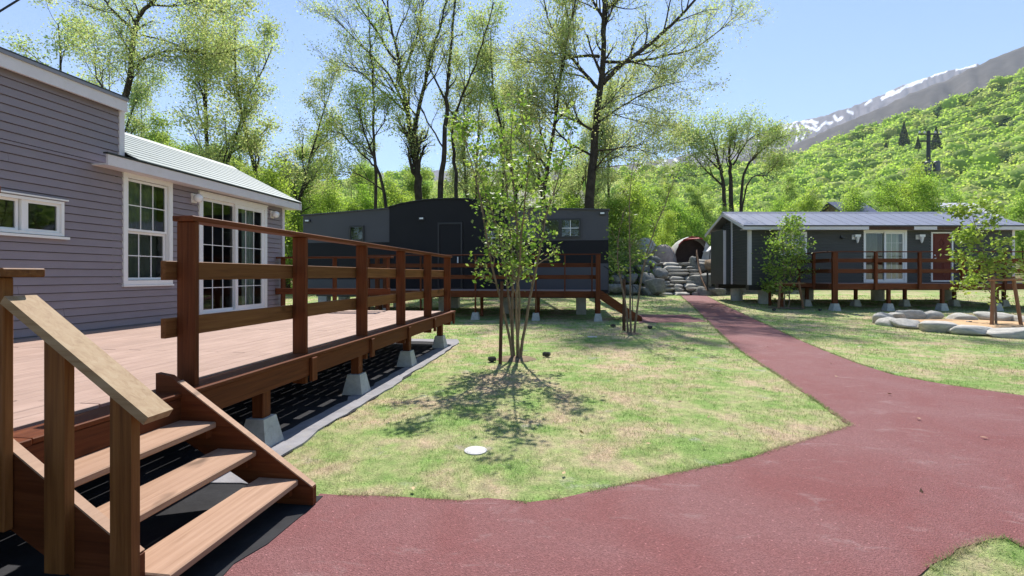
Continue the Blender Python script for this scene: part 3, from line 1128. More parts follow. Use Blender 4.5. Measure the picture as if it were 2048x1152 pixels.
HS.part('loft_wall', MB().box(-9.55, -6.66, 6.14, 6.22, 3.02, 4.01), 'siding')
HS.part('back_wall', MB().box(-9.6, -9.5, .6, 10.16, .6, 4.0), 'siding')
HS.part('interior_lining', MB().box(-9.48, -6.70, .72, 10.04, .60, .68).box(-9.48, -6.70, .72, 10.04, 3.015, 3.04).box(-8.6, -8.55, .8, 10.0, .7, 3.0), 'interior')
HS.part('skirting', MB().box(-6.72, -6.69, .6, 10.1, 0.02, .62), 'black')
# slider window by the stairs
wo = HS.part('window', (lambda mb: (frame4(mb, Pm, 3.45, 5.42, 1.965, 2.415, .034, -.06, .035), mb)[1])(MB()), 'vinyl')
HS.part('sill', MB().pbox(Pm, 3.42, 5.47, 1.925, 1.957, -.02, .06), 'vinyl', wo)
HS.part('head_flashing', MB().pbox(Pm, 3.43, 5.46, 2.427, 2.445, -.02, .055), 'vinyl', wo)
HS.part('window_post', MB().pbox(Pm, 4.95, 4.99, 2.0, 2.38, -.05, .012), 'vinyl', wo)
sash(HS, wo, Pm, NH, 4.99, 5.388, 1.998, 2.382, .034, -.012, 1, 1)
sash(HS, wo, Pm, NH, 3.5, 4.94, 1.998, 2.382, .03, -.04, 1, 1)
# double-hung window
wo = HS.part('window', (lambda mb: (frame4(mb, Pm, 6.25, 7.12, 1.31, 2.99, .068, -.06, .034), mb)[1])(MB()), 'vinyl')
HS.part('sill', MB().pbox(Pm, 6.24, 7.13, 1.285, 1.308, -.02, .05), 'vinyl', wo)
HS.part('head_flashing', MB().pbox(Pm, 6.24, 7.13, 2.992, 3.008, -.02, .045), 'vinyl', wo)
sash(HS, wo, Pm, NH, 6.325, 7.045, 2.13, 2.915, .035, -.022, 3, 2, 'vinyl', 'screen')
sash(HS, wo, Pm, NH, 6.325, 7.045, 1.385, 2.128, .035, -.055, 3, 2, 'vinyl', 'screen')
curtain(HS, wo, Pm, 6.3, 7.07, 1.4, 2.95, -.22)
# glazed sliding door onto the deck
wo = HS.part('sliding_door', (lambda mb: (frame4(mb, Pm, 7.69, 9.58, 0.69, 2.95, .085, -.06, .034), mb)[1])(MB()), 'vinyl')
HS.part('head_flashing', MB().pbox(Pm, 7.68, 9.59, 2.952, 2.97, -.02, .05), 'vinyl', wo)
sash(HS, wo, Pm, NH, 7.775, 8.66, 0.775, 2.865, .05, -.045, 3, 5, 'vinyl', 'screen')
sash(HS, wo, Pm, NH, 8.62, 9.495, 0.775, 2.865, .075, -.002, 3, 5)
curtain(HS, wo, Pm, 9.08, 9.5, .72, 2.86, -.2, .03, 6)
curtain(HS, wo, Pm, 7.78, 8.06, .72, 2.86, -.2, .03, 4)
lamp_globe(HS, Pm, 7.57, 2.81)
lamp_globe(HS, Pm, 9.76, 2.80)

# ------------------------------------------------------------------ big deck of the mauve house
DK = Thing('wooden_deck', 'large reddish wooden deck with post railing beside the mauve house', 'deck', (-2.65, 3.0, 0), 'H')
bl = DK.part('deck_board', MB().cbox(0, .1395, 0, 3.712, .655, .685, .004), 'deck')
bs = DK.part('deck_board', MB().cbox(0, .1395, 0, 1.852, .655, .685, .004), 'deck')
rng = random.Random(4)
first = {0: True, 1: True}
row = 0
t = -6.62
while t < -2.87:
    segs = [(-1.2, 0), (2.516, 0), (6.232, 0)] if row % 2 else [(-1.2, 1), (.656, 0), (4.372, 0), (8.088, 1)]
    for s0, kind in segs:
        src = (bl, bs)[kind]
        dz = rng.gauss(0, .0012)
        if first[kind]:
            src.location = (t + rng.gauss(0, .0006), s0, dz)
            first[kind] = False
        else:
            o = src.copy()
            o.location = (t + rng.gauss(0, .0006), s0, dz)
            link(o, DK.e)
    t += .1462
    row += 1
js = DK.part('joist', MB().box(-6.6, -2.58, -1.13, -1.085, .515, .653), 'red_x')
for k in range(1, 25): DK.copy_part(js, (0, k * .4555, 0))
for (t, a, b_) in ((-4.62, -1.1, 9.9), (-6.45, -1.1, 9.9)):
    DK.part('beam', MB().cbox(t - .045, t + .045, a, b_, .36, .512), 'red_y')
DK.part('edge_beam', MB().cbox(-2.578, -2.537, 2.84, 9.96, .485, .657), 'red_y')
DK.part('edge_beam', MB().cbox(-2.578, -2.537, -1.2, 2.83, .485, .657), 'red_y')
DK.part('edge_beam', MB().cbox(-6.62, -2.58, 9.955, 9.995, .50, .650), 'red_x')
DK.part('edge_strip', MB().cbox(-2.735, -2.515, 2.88, 9.995, .6605, .694), 'red_y')
DK.part('edge_strip', MB().cbox(-2.735, -2.515, -1.2, 1.92, .6605, .694), 'red_y')
DK.part('edge_strip', MB().cbox(-2.735, -2.53, 1.93, 2.87, .6605, .690), 'red_y')
# railing along the stair side
S0, SP = 2.985, 1.367
rp = DK.part('rail_post', MB().cbox(-2.727, -2.587, S0 - .021, S0 + .021, .40, 1.829), 'red_z')
for k in range(1, 6): DK.copy_part(rp, (0, k * SP, 0))
DK.copy_part(rp, (0, -1.23, 0))
DK.copy_part(rp, (0, -2.46, 0))
bk = DK.part('post_cleat', MB().cbox(-2.536, -2.500, S0 - .045 + SP, S0 + .045 + SP, .43, .658), 'red_z')
for k in range(1, 5): DK.copy_part(bk, (0, k * SP, 0))
for z0_, z1_ in ((1.03, 1.165), (1.425, 1.557)):
    DK.part('rail', MB().cbox(-2.768, -2.729, 2.875, 6.05, z0_, z1_), 'rail_y')
    DK.part('rail', MB().cbox(-2.768, -2.729, 6.055, 9.95, z0_, z1_), 'rail_y')
    DK.part('rail', MB().cbox(-2.768, -2.729, -1.2, 1.80, z0_, z1_), 'rail_y')
DK.part('rail_cap', MB().cbox(-2.735, -2.58, 2.935, 6.40, 1.830, 1.868), 'red_y')
DK.part('rail_cap', MB().cbox(-2.735, -2.58, 6.403, 9.96, 1.830, 1.868), 'red_y')
DK.part('rail_cap', MB().cbox(-2.735, -2.58, -1.2, 1.845, 1.830, 1.868), 'red_y')
# short railing across the far end, open beside the corner
ep = DK.part('rail_post', MB().cbox(-6.52, -6.478, 9.90, 10.03, .45, 1.829), 'red_z')
DK.copy_part(ep, (1.235, 0, 0))
DK.copy_part(ep, (2.47, 0, 0))
for z0_, z1_ in ((1.03, 1.165), (1.425, 1.557)):
    DK.part('rail', MB().cbox(-6.62, -3.94, 9.86, 9.898, z0_, z1_), 'red_x')
DK.part('rail_cap', MB().cbox(-6.62, -3.92, 9.88, 10.03, 1.830, 1.868), 'red_x')
# feet
ft = DK.part('concrete_foot', MB().hexa([(-2.775, 3.62, 0), (-2.515, 3.62, 0), (-2.515, 3.88, 0), (-2.775, 3.88, 0), (-2.725, 3.665, .25), (-2.565, 3.665, .25), (-2.565, 3.835, .25), (-2.725, 3.835, .25)]), 'concrete')
fp = DK.part('foot_post', MB().cbox(-2.697, -2.593, 3.698, 3.802, .25, .50), 'red_z')
for s_ in (0, 1.8, 3.58, 5.47, -1.75, -3.5):
    for t_ in (0, -1.98, -3.8):
        if t_ == 0 and s_ in (0, -1.75): continue
        DK.copy_part(ft, (t_, s_, 0))
        DK.copy_part(fp, (t_, s_, 0))

# ------------------------------------------------------------------ stairs of the big deck
ST = Thing('wooden_stairs', 'short open wooden stairs with pale handrail down from the big deck', 'stairs', (-2.1, 2.3, 0), 'H')
prof = [(-2.72, .815), (-2.62, .80), (-1.62, .125), (-1.62, .016), (-1.86, .016), (-2.72, .50)]
ST.part('stringer', MB().prism(prof, 1, 2.792, 2.832), 'red_x')
prof2 = [(-2.72, .815), (-2.62, .80), (-1.83, .267), (-1.83, .016), (-1.9, .016), (-2.72, .50)]
ST.part('stringer', MB().prism(prof2, 1, 1.786, 1.826), 'red_x')
ST.part('stringer_sunlit_top', MB().beam((-2.56, 2.812, .764), (-1.625, 2.812, .132), .044, .008), 'tread')  # thin pale strip painting the sunlight on the stringer's top edge
ST.part('stringer_sunlit_top', MB().beam((-2.53, 1.806, .745), (-1.835, 1.806, .275), .044, .008), 'tread')
for tf, zt in ((-2.28, .515), (-2.0, .345), (-1.715, .175)):
    ST.part('tread', MB().cbox(tf - .272, tf, 1.827, 2.791, zt - .038, zt, .006), 'tread')
    ST.part('tread_cleat', MB().box(tf - .24, tf - .04, 2.75, 2.791, zt - .10, zt - .0385), 'red_x')
    ST.part('tread_cleat', MB().box(tf - .24, tf - .04, 1.827, 1.867, zt - .10, zt - .0385), 'red_x')
hz = lambda t_: 1.022 - (t_ + 1.90) * .715
for t_, zb in ((-1.862, .02), (-2.178, .195)):
    mb = MB().prism([(t_ - .05, zb), (t_ + .05, zb), (t_ + .05, hz(t_ + .05) - .042), (t_ - .05, hz(t_ - .05) - .042)], 1, 1.744, 1.784)
    ST.part('handrail_post', mb, 'tan_z')
ST.part('handrail_post', MB().cbox(-2.525, -2.43, 1.744, 1.784, .35, 1.450), 'tan_z')
ST.part('post_cap', MB().cbox(-2.64, -2.36, 1.69, 1.855, 1.4515, 1.490), 'tan_x')
ST.part('handrail', MB().beam((-2.395, 1.775, hz(-2.395) - .0205), (-1.715, 1.775, hz(-1.715) - .0205), .122, .038), 'handrail')

# ------------------------------------------------------------------ dark arched cabin
CS = 17.0
CB = Thing('arched_cabin', 'long dark navy trailer cabin with arched centre and slate grey wings', 'cabin', (-4.5, CS, 0), 'H')
Pc = lambda a, b_, c_: (a, CS - c_, b_)
NC = (0, -1, 0)
arch = [(-6.79, 3.975), (-6.45, 4.065), (-6.0, 4.15), (-5.44, 4.215), (-4.9, 4.245), (-4.3, 4.245), (-3.8, 4.215), (-3.3, 4.14), (-2.8, 4.03), (-2.27, 3.88)]
CB.part('body', MB().box(-10.24, 1.21, CS + .02, CS + 2.5, .82, 3.70), 'cab_dark')
CB.part('arched_bay', MB().prism([(-6.79, .93)] + arch + [(-2.27, .93)], 1, CS - .07, CS + 2.52), 'cab_dark')
pr = [(-6.85, 3.985)] + [(a, z + .03) for a, z in arch] + [(-2.2, 3.885)] + [(-2.2, 3.86)] + [(a, z + .003) for a, z in arch[::-1]] + [(-6.85, 3.965)]
CB.part('arched_roof', MB().prism(pr, 1, CS - .13, CS + 2.58), 'black')
CB.part('wing_panel', MB().prism([(-10.25, 2.69), (-6.792, 2.69), (-6.792, 3.93), (-10.25, 3.72)], 1, CS - .02, CS + .018), 'cab_grey')
CB.part('wing_panel', MB().prism([(-2.268, 2.69), (1.22, 2.69), (1.22, 3.74), (-2.268, 3.87)], 1, CS - .02, CS + .018), 'cab_grey')
CB.part('wing_band', MB().box(-10.25, -6.792, CS - .022, CS + .018, 1.30, 2.687), 'cab_dark')
CB.part('wing_band', MB().box(-2.268, 1.22, CS - .022, CS + .018, 1.87, 2.687), 'cab_dark')
CB.part('wing_panel', MB().box(-2.268, 1.22, CS - .02, CS + .018, .93, 1.867), 'cab_grey')
CB.part('wing_panel', MB().box(-10.25, -6.792, CS - .02, CS + .018, .93, 1.297), 'cab_grey')
CB.part('wing_roof', MB().prism([(-10.31, 3.715), (-6.80, 3.932), (-6.80, 3.965), (-10.31, 3.76)], 1, CS - .08, CS + 2.56), 'cab_grey')
CB.part('wing_roof', MB().prism([(1.27, 3.735), (-2.26, 3.868), (-2.26, 3.90), (1.27, 3.78)], 1, CS - .08, CS + 2.56), 'cab_grey')
def cab_window(a0, a1, b0, b1, cols, rows, bars):
    mb = MB()
    frame4(mb, Pc, a0, a1, b0, b1, .06, .0, .085)
    wo = CB.part('window', mb, 'black')
    CB.part('backing', MB().pbox(Pc, a0 + .05, a1 - .05, b0 + .05, b1 - .05, .021, .028), 'black', wo)
    CB.part('pane', pane(Pc, a0 + .06, a1 - .06, b0 + .06, b1 - .06, .060, NC), 'glass', wo)
    for i in range(1, cols):
        x = a0 + (a1 - a0) * i / cols
        CB.part('glazing_bar', MB().pbox(Pc, x - .012, x + .012, b0 + .06, b1 - .06, .062, .072), bars, wo)
    for i in range(1, rows):
        z = b0 + (b1 - b0) * i / rows
        CB.part('glazing_bar', MB().pbox(Pc, a0 + .06, a1 - .06, z - .012, z + .012, .0625, .0725), bars, wo)
    return wo
cab_window(-8.37, -7.79, 2.74, 3.31, 1, 1, 'black')
cab_window(-1.17, -.47, 2.78, 3.46, 1, 1, 'black')
cab_window(-.467, 0.25, 2.78, 3.46, 2, 2, 'vinyl')
CB2 = cab_window(-3.18, -2.66, 2.5, 3.1, 2, 2, 'vinyl')
CB2.location.y -= .07
dd = CB.part('door', MB().pbox(Pc, -4.87, -4.07, .96, 3.32, .07, .10), 'cab_dark')
mbf = MB()
frame4(mbf, Pc, -4.93, -4.01, .94, 3.38, .055, .07, .125)
CB.part('frame', mbf, 'black', dd)
CB.part('handle', MB().pbox(Pc, -4.19, -4.15, 1.9, 2.12, .1, .15), 'chrome', dd)
for a, z, c_ in ((-5.54, 3.53, .07), (-10.05, 3.52, .02), (1.0, 3.62, .02)):
    CB.part('soffit_lamp', MB().pbox(Pc, a - .11, a + .11, z - .05, z + .05, c_, c_ + .07), 'black')
    CB.part('lamp_lens', MB().pbox(Pc, a - .07, a + .07, z - .02, z + .035, c_ + .07, c_ + .085), 'chrome')
CB.part('chassis', MB().box(-9.9, .9, CS + .3, CS + .45, .62, .82).box(-9.9, .9, CS + 1.95, CS + 2.1, .62, .82), 'black')
cf = CB.part('concrete_foot', MB().box(-9.8, -9.45, CS + .25, CS + .6, -.2, .64), 'concrete')
for dx in (2.4, 4.8, 7.2, 9.9): CB.copy_part(cf, (dx, 0, 0))
for dx in (0, 2.4, 4.8, 7.2, 9.9): CB.copy_part(cf, (dx, 1.6, 0))

CD = Thing('cabin_deck', 'narrow red-brown railed deck along the front of the dark cabin', 'deck', (-3.0, 15.33, 0), 'H')
DZ = .95
cb = CD.part('deck_board', MB().cbox(-6.9, -3.04, 15.35, 15.488, DZ - .03, DZ), 'deck_x')
for k in range(11):
    if k: CD.copy_part(cb, (0, k * .1465, 0))
    CD.copy_part(cb, (3.864, k * .1465, 0))
CD.part('edge_beam', MB().cbox(-6.92, .86, 15.30, 15.345, DZ - .21, DZ - .005), 'red_x')
CD.part('edge_beam', MB().cbox(.826, .868, 15.346, 16.9, DZ - .21, DZ - .005), 'red_y')
CD.part('edge_beam', MB().cbox(-6.96, -6.922, 15.346, 16.9, DZ - .21, DZ - .005), 'red_y')
cp = CD.part('rail_post', MB().cbox(-3.20, -3.158, 15.20, 15.298, .24, DZ + 1.13), 'red_z')
for dx in (1.98, -1.85): CD.copy_part(cp, (dx, 0, 0))
cr = CD.part('rail_post', MB().cbox(-.295, -.253, 15.20, 15.298, DZ - .2, DZ + 1.13), 'red_z')
CD.part('rail_post', MB().cbox(.70, .845, 15.20, 15.298, .24, DZ + 1.15), 'red_z')
CD.part('rail_post', MB().cbox(.56, .60, 15.20, 15.298, DZ - .2, DZ + 1.13), 'red_z')
lp = CD.part('rail_post', MB().cbox(-6.95, -6.81, 15.20, 15.298, .24, DZ + 1.13), 'red_z')
CD.copy_part(lp, (0, .8, 0))
CD.copy_part(lp, (0, 1.5, 0))
for z0_, z1_ in ((DZ + .38, DZ + .51), (DZ + .76, DZ + .89)):
    CD.part('rail', MB().cbox(-6.95, .80, 15.299, 15.335, z0_, z1_), 'red_x')
    CD.part('rail', MB().cbox(-6.99, -6.952, 15.30, 16.9, z0_, z1_), 'red_y')
CD.part('rail_cap', MB().cbox(-6.99, .86, 15.18, 15.335, DZ + 1.151, DZ + 1.185), 'red_x')
CD.part('rail_cap', MB().cbox(-6.99, -6.82, 15.336, 16.9, DZ + 1.151, DZ + 1.185), 'red_y')
pf = CD.part('concrete_foot', MB().hexa([(-3.31, 15.12, 0), (-3.05, 15.12, 0), (-3.05, 15.38, 0), (-3.31, 15.38, 0), (-3.27, 15.16, .24), (-3.09, 15.16, .24), (-3.09, 15.34, .24), (-3.27, 15.34, .24)]), 'concrete')
for dx in (1.98, 3.95, -1.85, -3.7): CD.copy_part(pf, (dx, 0, 0))
bp = CD.part('foot_post', MB().cbox(-3.23, -3.13, 16.3, 16.4, .0, DZ - .2), 'red_z')
for dx in (1.98, 3.95, -1.85, -3.7): CD.copy_part(bp, (dx, 0, 0))

CT = Thing('cabin_stairs', 'red-brown side stairs with black handrail at the dark cabin deck', 'stairs', (1.4, 15.9, 0), 'H')
prof = [(.87, .97), (2.14, .13), (2.14, .0), (1.86, .0), (.87, .66)]
CT.part('stringer', MB().prism(prof, 1, 15.36, 15.40), 'red_x')
CT.part('stringer', MB().prism(prof, 1, 16.34, 16.38), 'red_x')
for k in range(4):
    CT.part('tread', MB().cbox(.90 + k * .30, 1.18 + k * .30, 15.40, 16.34, .72 - k * .19, .758 - k * .19), 'deck')
CT.part('handrail', MB().tube([(.95, 15.38, 1.75), (1.9, 15.38, 1.1), (1.98, 15.38, 1.0)], .018, 6), 'black')
for a, z in ((1.1, 1.63), (1.85, 1.12)):
    CT.part('handrail_post', MB().tube([(a, 15.38, z - .9), (a, 15.38, z)], .014, 6), 'black')

# ------------------------------------------------------------------ charcoal house
RX0, RX1, RY, RB = 10.28, 21.75, 20.6, 3.3
RH = Thing('trailer_house', 'charcoal lap-sided trailer house with metal roof and red door', 'house', (16, 20.6, 0), 'W')
Pr = lambda a, b_, c_: (a, RY - c_, b_)
Pe = lambda a, b_, c_: (RX0 - c_, a, b_)
NR = (0, -1, 0)
r_slide = (15.30, 17.03, 1.20, 3.34)
r_door = (18.2, 19.05, 1.20, 3.28)
r_win = (11.62, 12.7, 2.4, 3.26)
r_win2 = (21.0, 21.9, 2.35, 3.25)
siding(RH, Pr, RX0, RX1, 1.03, 3.44, [r_slide, r_door, r_win], .125, 'siding_dark')
ez, rz_, ry = 3.50, 4.36, 22.25                # eave, ridge height, ridge depth
RYB = RY + RB
def endclip(z):
    if z < ez: return (RY, RYB)
    k = (z - ez) / (rz_ - .1 - ez)
    return (RY + (ry - RY) * k, RYB - (RYB - ry) * k)
siding(RH, Pe, RY, RYB, 1.03, 4.25, [], .125, 'siding_dark', endclip)
RH.part('corner_trim', MB().box(RX0 - .03, RX0 + .1, RY - .03, RY + .1, 1.03, 3.43), 'trim')
RH.part('corner_trim', MB().box(RX0 - .035, RX0 - .0, 22.1, 22.24, 1.03, 4.1), 'trim')
RH.part('corner_trim', MB().box(RX0 - .035, RX0 + .06, RYB - .1, RYB + .03, 1.03, 3.5), 'trim')
RH.part('corner_trim', MB().box(RX1 - .08, RX1 + .03, RY - .03, RY + .06, 1.03, 3.43), 'trim')
RH.part('end_bay', MB().box(RX0 - .34, RX0 - .037, 22.3, RYB - .15, 1.03, 3.6), 'siding_dark')
RH.part('corner_trim', MB().box(RX0 - .365, RX0 - .25, 22.26, 22.298, 1.03, 3.55), 'trim')
xo = RX0 - .42
RH.part('back_wall', MB().box(RX0, RX1, RYB - .05, RYB, 1.03, 3.5), 'siding_dark')
RH.part('end_wall', MB().prism([(RY + .03, 1.03), (RYB - .06, 1.03), (RYB - .06, 3.45), (ry, 4.25), (RY + .03, 3.45)], 0, RX1 - .06, RX1), 'siding_dark')
RH.part('interior_lining', MB().box(RX0 + .1, RX1 - .1, RY + .05, RYB - .1, 1.04, 1.1).box(RX0 + .1, RX1 - .1, RY + .05, RYB - .1, 3.45, 3.47).box(RX0 + .1, RX1 - .1, RY + 1.6, RY + 1.65, 1.1, 3.45), 'interior')
npan = 24
for k in range(npan):
    xa = xo + (RX1 + .3 - xo) * k / npan
    xb = xo + (RX1 + .3 - xo) * (k + 1) / npan
    RH.part('roof_panel', MB().prism([(RY - .36, ez + .06), (ry, rz_), (ry, rz_ + .02), (RY - .36, ez + .08)], 0, xa, xb - .002).prism([(RY - .36, ez + .08), (ry, rz_ + .02), (ry, rz_ + .026), (RY - .36, ez + .086)], 0, xa, xa + .01), 'roof_dark')
RH.part('roof_back', MB().prism([(RYB + .36, ez + .02), (ry, rz_ - .01), (ry, rz_ + .015), (RYB + .36, ez + .05)], 0, xo, RX1 + .3), 'roof_dark')
RH.part('ridge_cap', MB().prism([(ry - .12, rz_ - .02), (ry + .12, rz_ - .02), (ry, rz_ + .06)], 0, xo - .02, RX1 + .32), 'roof_dark')
RH.part('rake_board', MB().prism([(RY - .38, ez + .055), (ry, rz_ - .005), (ry, rz_ - .15), (RY - .38, ez - .09)], 0, xo - .02, xo + .02), 'trim')
RH.part('rake_board', MB().prism([(RYB + .36, ez + .015), (ry + .001, rz_ - .015), (ry + .001, rz_ - .15), (RYB + .36, ez - .12)], 0, xo - .02, xo + .02), 'trim')
RH.part('gutter_edge', MB().box(xo, RX1 + .3, RY - .40, RY - .362, ez + .03, ez + .085), 'black')
for xa, xb, mm in ((xo + .02, 15.2, 'trim'), (15.203, 17.12, 'stake'), (17.123, 18.1, 'trim'), (18.103, 19.15, 'stake'), (19.153, RX1 + .3, 'trim')):
    RH.part('fascia', MB().box(xa, xb, RY - .38, RY - .35, ez - .11, ez + .03), mm)
RH.part('soffit', MB().box(xo + .02, RX1 + .3, RY - .35, RY, ez - .10, ez - .08), 'trim')
RH.part('chassis', MB().box(RX0 - .02, RX1, RY - .01, RY + .25, .80, 1.028).box(RX0 - .02, RX1, RYB - .3, RYB, .80, 1.028), 'black')
rf = RH.part('concrete_foot', MB().lathe([(.27, -.1), (.27, .80)], 18, (RX0 + .55, 22.9)), 'concrete')
RH.copy_part(rf, (.5, -1.6, 0))
for dx in (3.4, 6.8, 10.2):
    RH.copy_part(rf, (dx, 0, 0))
def r_window(a0, a1, b0, b1, nm='window'):
    mb = MB()
    frame4(mb, Pr, a0 - .07, a1 + .07, b0 - .07, b1 + .07, .09, -.05, .04)
    return RH.part(nm, mb, 'vinyl')
wo = r_window(*r_slide, nm='sliding_door')
sash(RH, wo, Pr, NR, 15.32, 16.2, 1.22, 3.32, .05, -.04, 1, 1, 'vinyl', 'screen')
sash(RH, wo, Pr, NR, 16.14, 17.01, 1.22, 3.32, .08, -.002, 3, 5)
curtain(RH, wo, Pr, 15.4, 16.0, 1.25, 3.3, -.2, .03, 6)
curtain(RH, wo, Pr, 16.2, 16.95, 1.25, 3.3, -.2, .03, 8)
wo = r_window(*r_win)
sash(RH, wo, Pr, NR, r_win[0], 12.16, 2.4, 3.26, .04, -.02, 2, 2)
sash(RH, wo, Pr, NR, 12.16, r_win[1], 2.4, 3.26, .04, -.02, 2, 2)
do = RH.part('door', MB().pbox(Pr, 18.24, 19.01, 1.22, 3.24, -.03, .012), 'door_red')
mb = MB()
frame4(mb, Pr, 18.15, 19.10, 1.17, 3.32, .06, -.05, .045)
RH.part('frame', mb, 'vinyl', do)
for zc in (1.75, 2.75):
    for xc in (18.43, 18.82):
        RH.part('door_panel', MB().pbox(Pr, xc - .13, xc + .13, zc - .36, zc + .36, .012, .022), 'door_red', do)
def ring(cx, cz, r1, r2, n=4, c0=.022, c1=.034):
    mb = MB()
    for i in range(n):
        w0, w1 = 6.2832 * i / n, 6.2832 * (i + 1) / n
        q = [(r1, w0), (r2, w0), (r2, w1), (r1, w1)]
        lo = [Pr(cx + r_ * math.sin(w) * .75, cz + r_ * math.cos(w), c0) for r_, w in q]
        hi = [Pr(cx + r_ * math.sin(w) * .75, cz + r_ * math.cos(w), c1) for r_, w in q]
        mb.hexa(lo + hi)
    return mb
RH.part('door_emblem', ring(18.62, 2.85, .13, .19), 'door_red', do)
RH.part('knob', MB().pbox(Pr, 18.29, 18.34, 2.15, 2.2, .012, .07), 'chrome', do)
RH.part('lock', MB().pbox(Pr, 18.295, 18.335, 2.3, 2.34, .012, .04), 'chrome', do)
for xa in (14.85, 17.62):
    o = RH.part('wall_lamp', MB().pbox(Pr, xa - .13, xa + .13, 3.0, 3.2, .015, .05), 'vinyl')
    RH.part('lamp_hood', MB().pbox(Pr, xa - .1, xa + .14, 3.1, 3.2, .05, .2), 'vinyl', o)
    mb = MB()
    q = Pr(xa + .05, 3.1, .12)
    mb.lathe([(.02, 2.84), (.05, 2.92), (.085, 3.09)], 10, (q[0], q[1]))
    RH.part('lamp_shade', mb, 'chrome', o)
o = RH.part('security_camera', MB().pbox(Pr, 14.22, 14.28, 3.08, 3.18, .015, .06).pbox(Pr, 14.2, 14.34, 3.03, 3.09, .06, .2), 'black')

RD = Thing('house_deck', 'long red-brown railed deck in front of the charcoal house', 'deck', (16, 18.5, 0), 'W')
RZ = 1.13
rb = RD.part('deck_board', MB().cbox(12.4, 16.2, 18.5, 18.637, RZ - .03, RZ), 'deck_x')
for k in range(14):
    for q in range(3):
        if k or q: RD.copy_part(rb, (q * 3.804, k * .1455, 0))
RD.part('edge_beam', MB().cbox(12.38, 23.9, 18.45, 18.495, RZ - .23, RZ - .004), 'red_x')
RD.part('edge_beam', MB().cbox(12.34, 12.382, 18.5, 20.5, RZ - .23, RZ - .004), 'red_y')
rpz = RD.part('rail_post', MB().cbox(12.40, 12.60, 18.35, 18.449, .25, RZ + 1.21), 'red_z')
q0 = RD.part('rail_post', MB().cbox(14.04, 14.14, 18.35, 18.449, RZ - .25, RZ + 1.21), 'red_z')
for dx in (1.7, 3.35, 5.0, 6.7, 8.4): RD.copy_part(q0, (dx, 0, 0))
q1 = RD.part('rail_post', MB().cbox(12.24, 12.339, 19.3, 19.4, RZ - .25, RZ + 1.21), 'red_z')
RD.copy_part(q1, (0, 1.0, 0))
for z0_, z1_ in ((RZ + .41, RZ + .56), (RZ + .82, RZ + .97)):
    RD.part('rail', MB().cbox(12.38, 18.1, 18.4495, 18.488, z0_, z1_), 'rail_y' if 0 else 'red_x')
    RD.part('rail', MB().cbox(18.105, 23.9, 18.4495, 18.488, z0_, z1_), 'red_x')
    RD.part('rail', MB().cbox(12.341, 12.38, 18.50, 20.45, z0_, z1_), 'red_y')
RD.part('rail_cap', MB().cbox(12.3, 23.9, 18.34, 18.49, RZ + 1.212, RZ + 1.25), 'red_x')
RD.part('rail_cap', MB().cbox(12.23, 12.38, 18.495, 20.45, RZ + 1.212, RZ + 1.25), 'red_y')
# inner rail across the back edge toward the far end of the house
RD.part('rail', MB().cbox(19.8, 23.9, 20.2, 20.238, RZ + .82, RZ + .97), 'red_x')
RD.part('rail_post', MB().cbox(19.85, 19.95, 20.1, 20.199, RZ, RZ + 1.21), 'red_z')
rft = RD.part('concrete_foot', MB().hexa([(12.34, 18.24, 0.05), (12.66, 18.24, 0.05), (12.66, 18.56, 0.05), (12.34, 18.56, 0.05), (12.4, 18.3, .36), (12.6, 18.3, .36), (12.6, 18.5, .36), (12.4, 18.5, .36)]), 'concrete')
rfp = RD.part('foot_post', MB().cbox(14.52, 14.63, 18.34, 18.449, .36, RZ - .23), 'red_z')
for k, dx in enumerate((2.07, 4.15, 6.25, 8.35)):
    RD.copy_part(rft, (dx, 0, 0))
    if k: RD.copy_part(rfp, (dx - 2.07, 0, 0))
for dx in (0, 2.07, 4.15, 6.25, 8.35):
    RD.copy_part(rft, (dx, 1.75, .06))
    RD.copy_part(rfp, (dx - 2.07, 1.75, .06))
# low landing at the side of the deck
RD.part('landing', MB().cbox(10.9, 12.33, 19.35, 20.45, RZ - .16, RZ - .02).box(11.0, 11.09, 19.4, 19.49, .1, RZ - .16).box(11.0, 11.09, 20.3, 20.39, .1, RZ - .16), 'red_x')
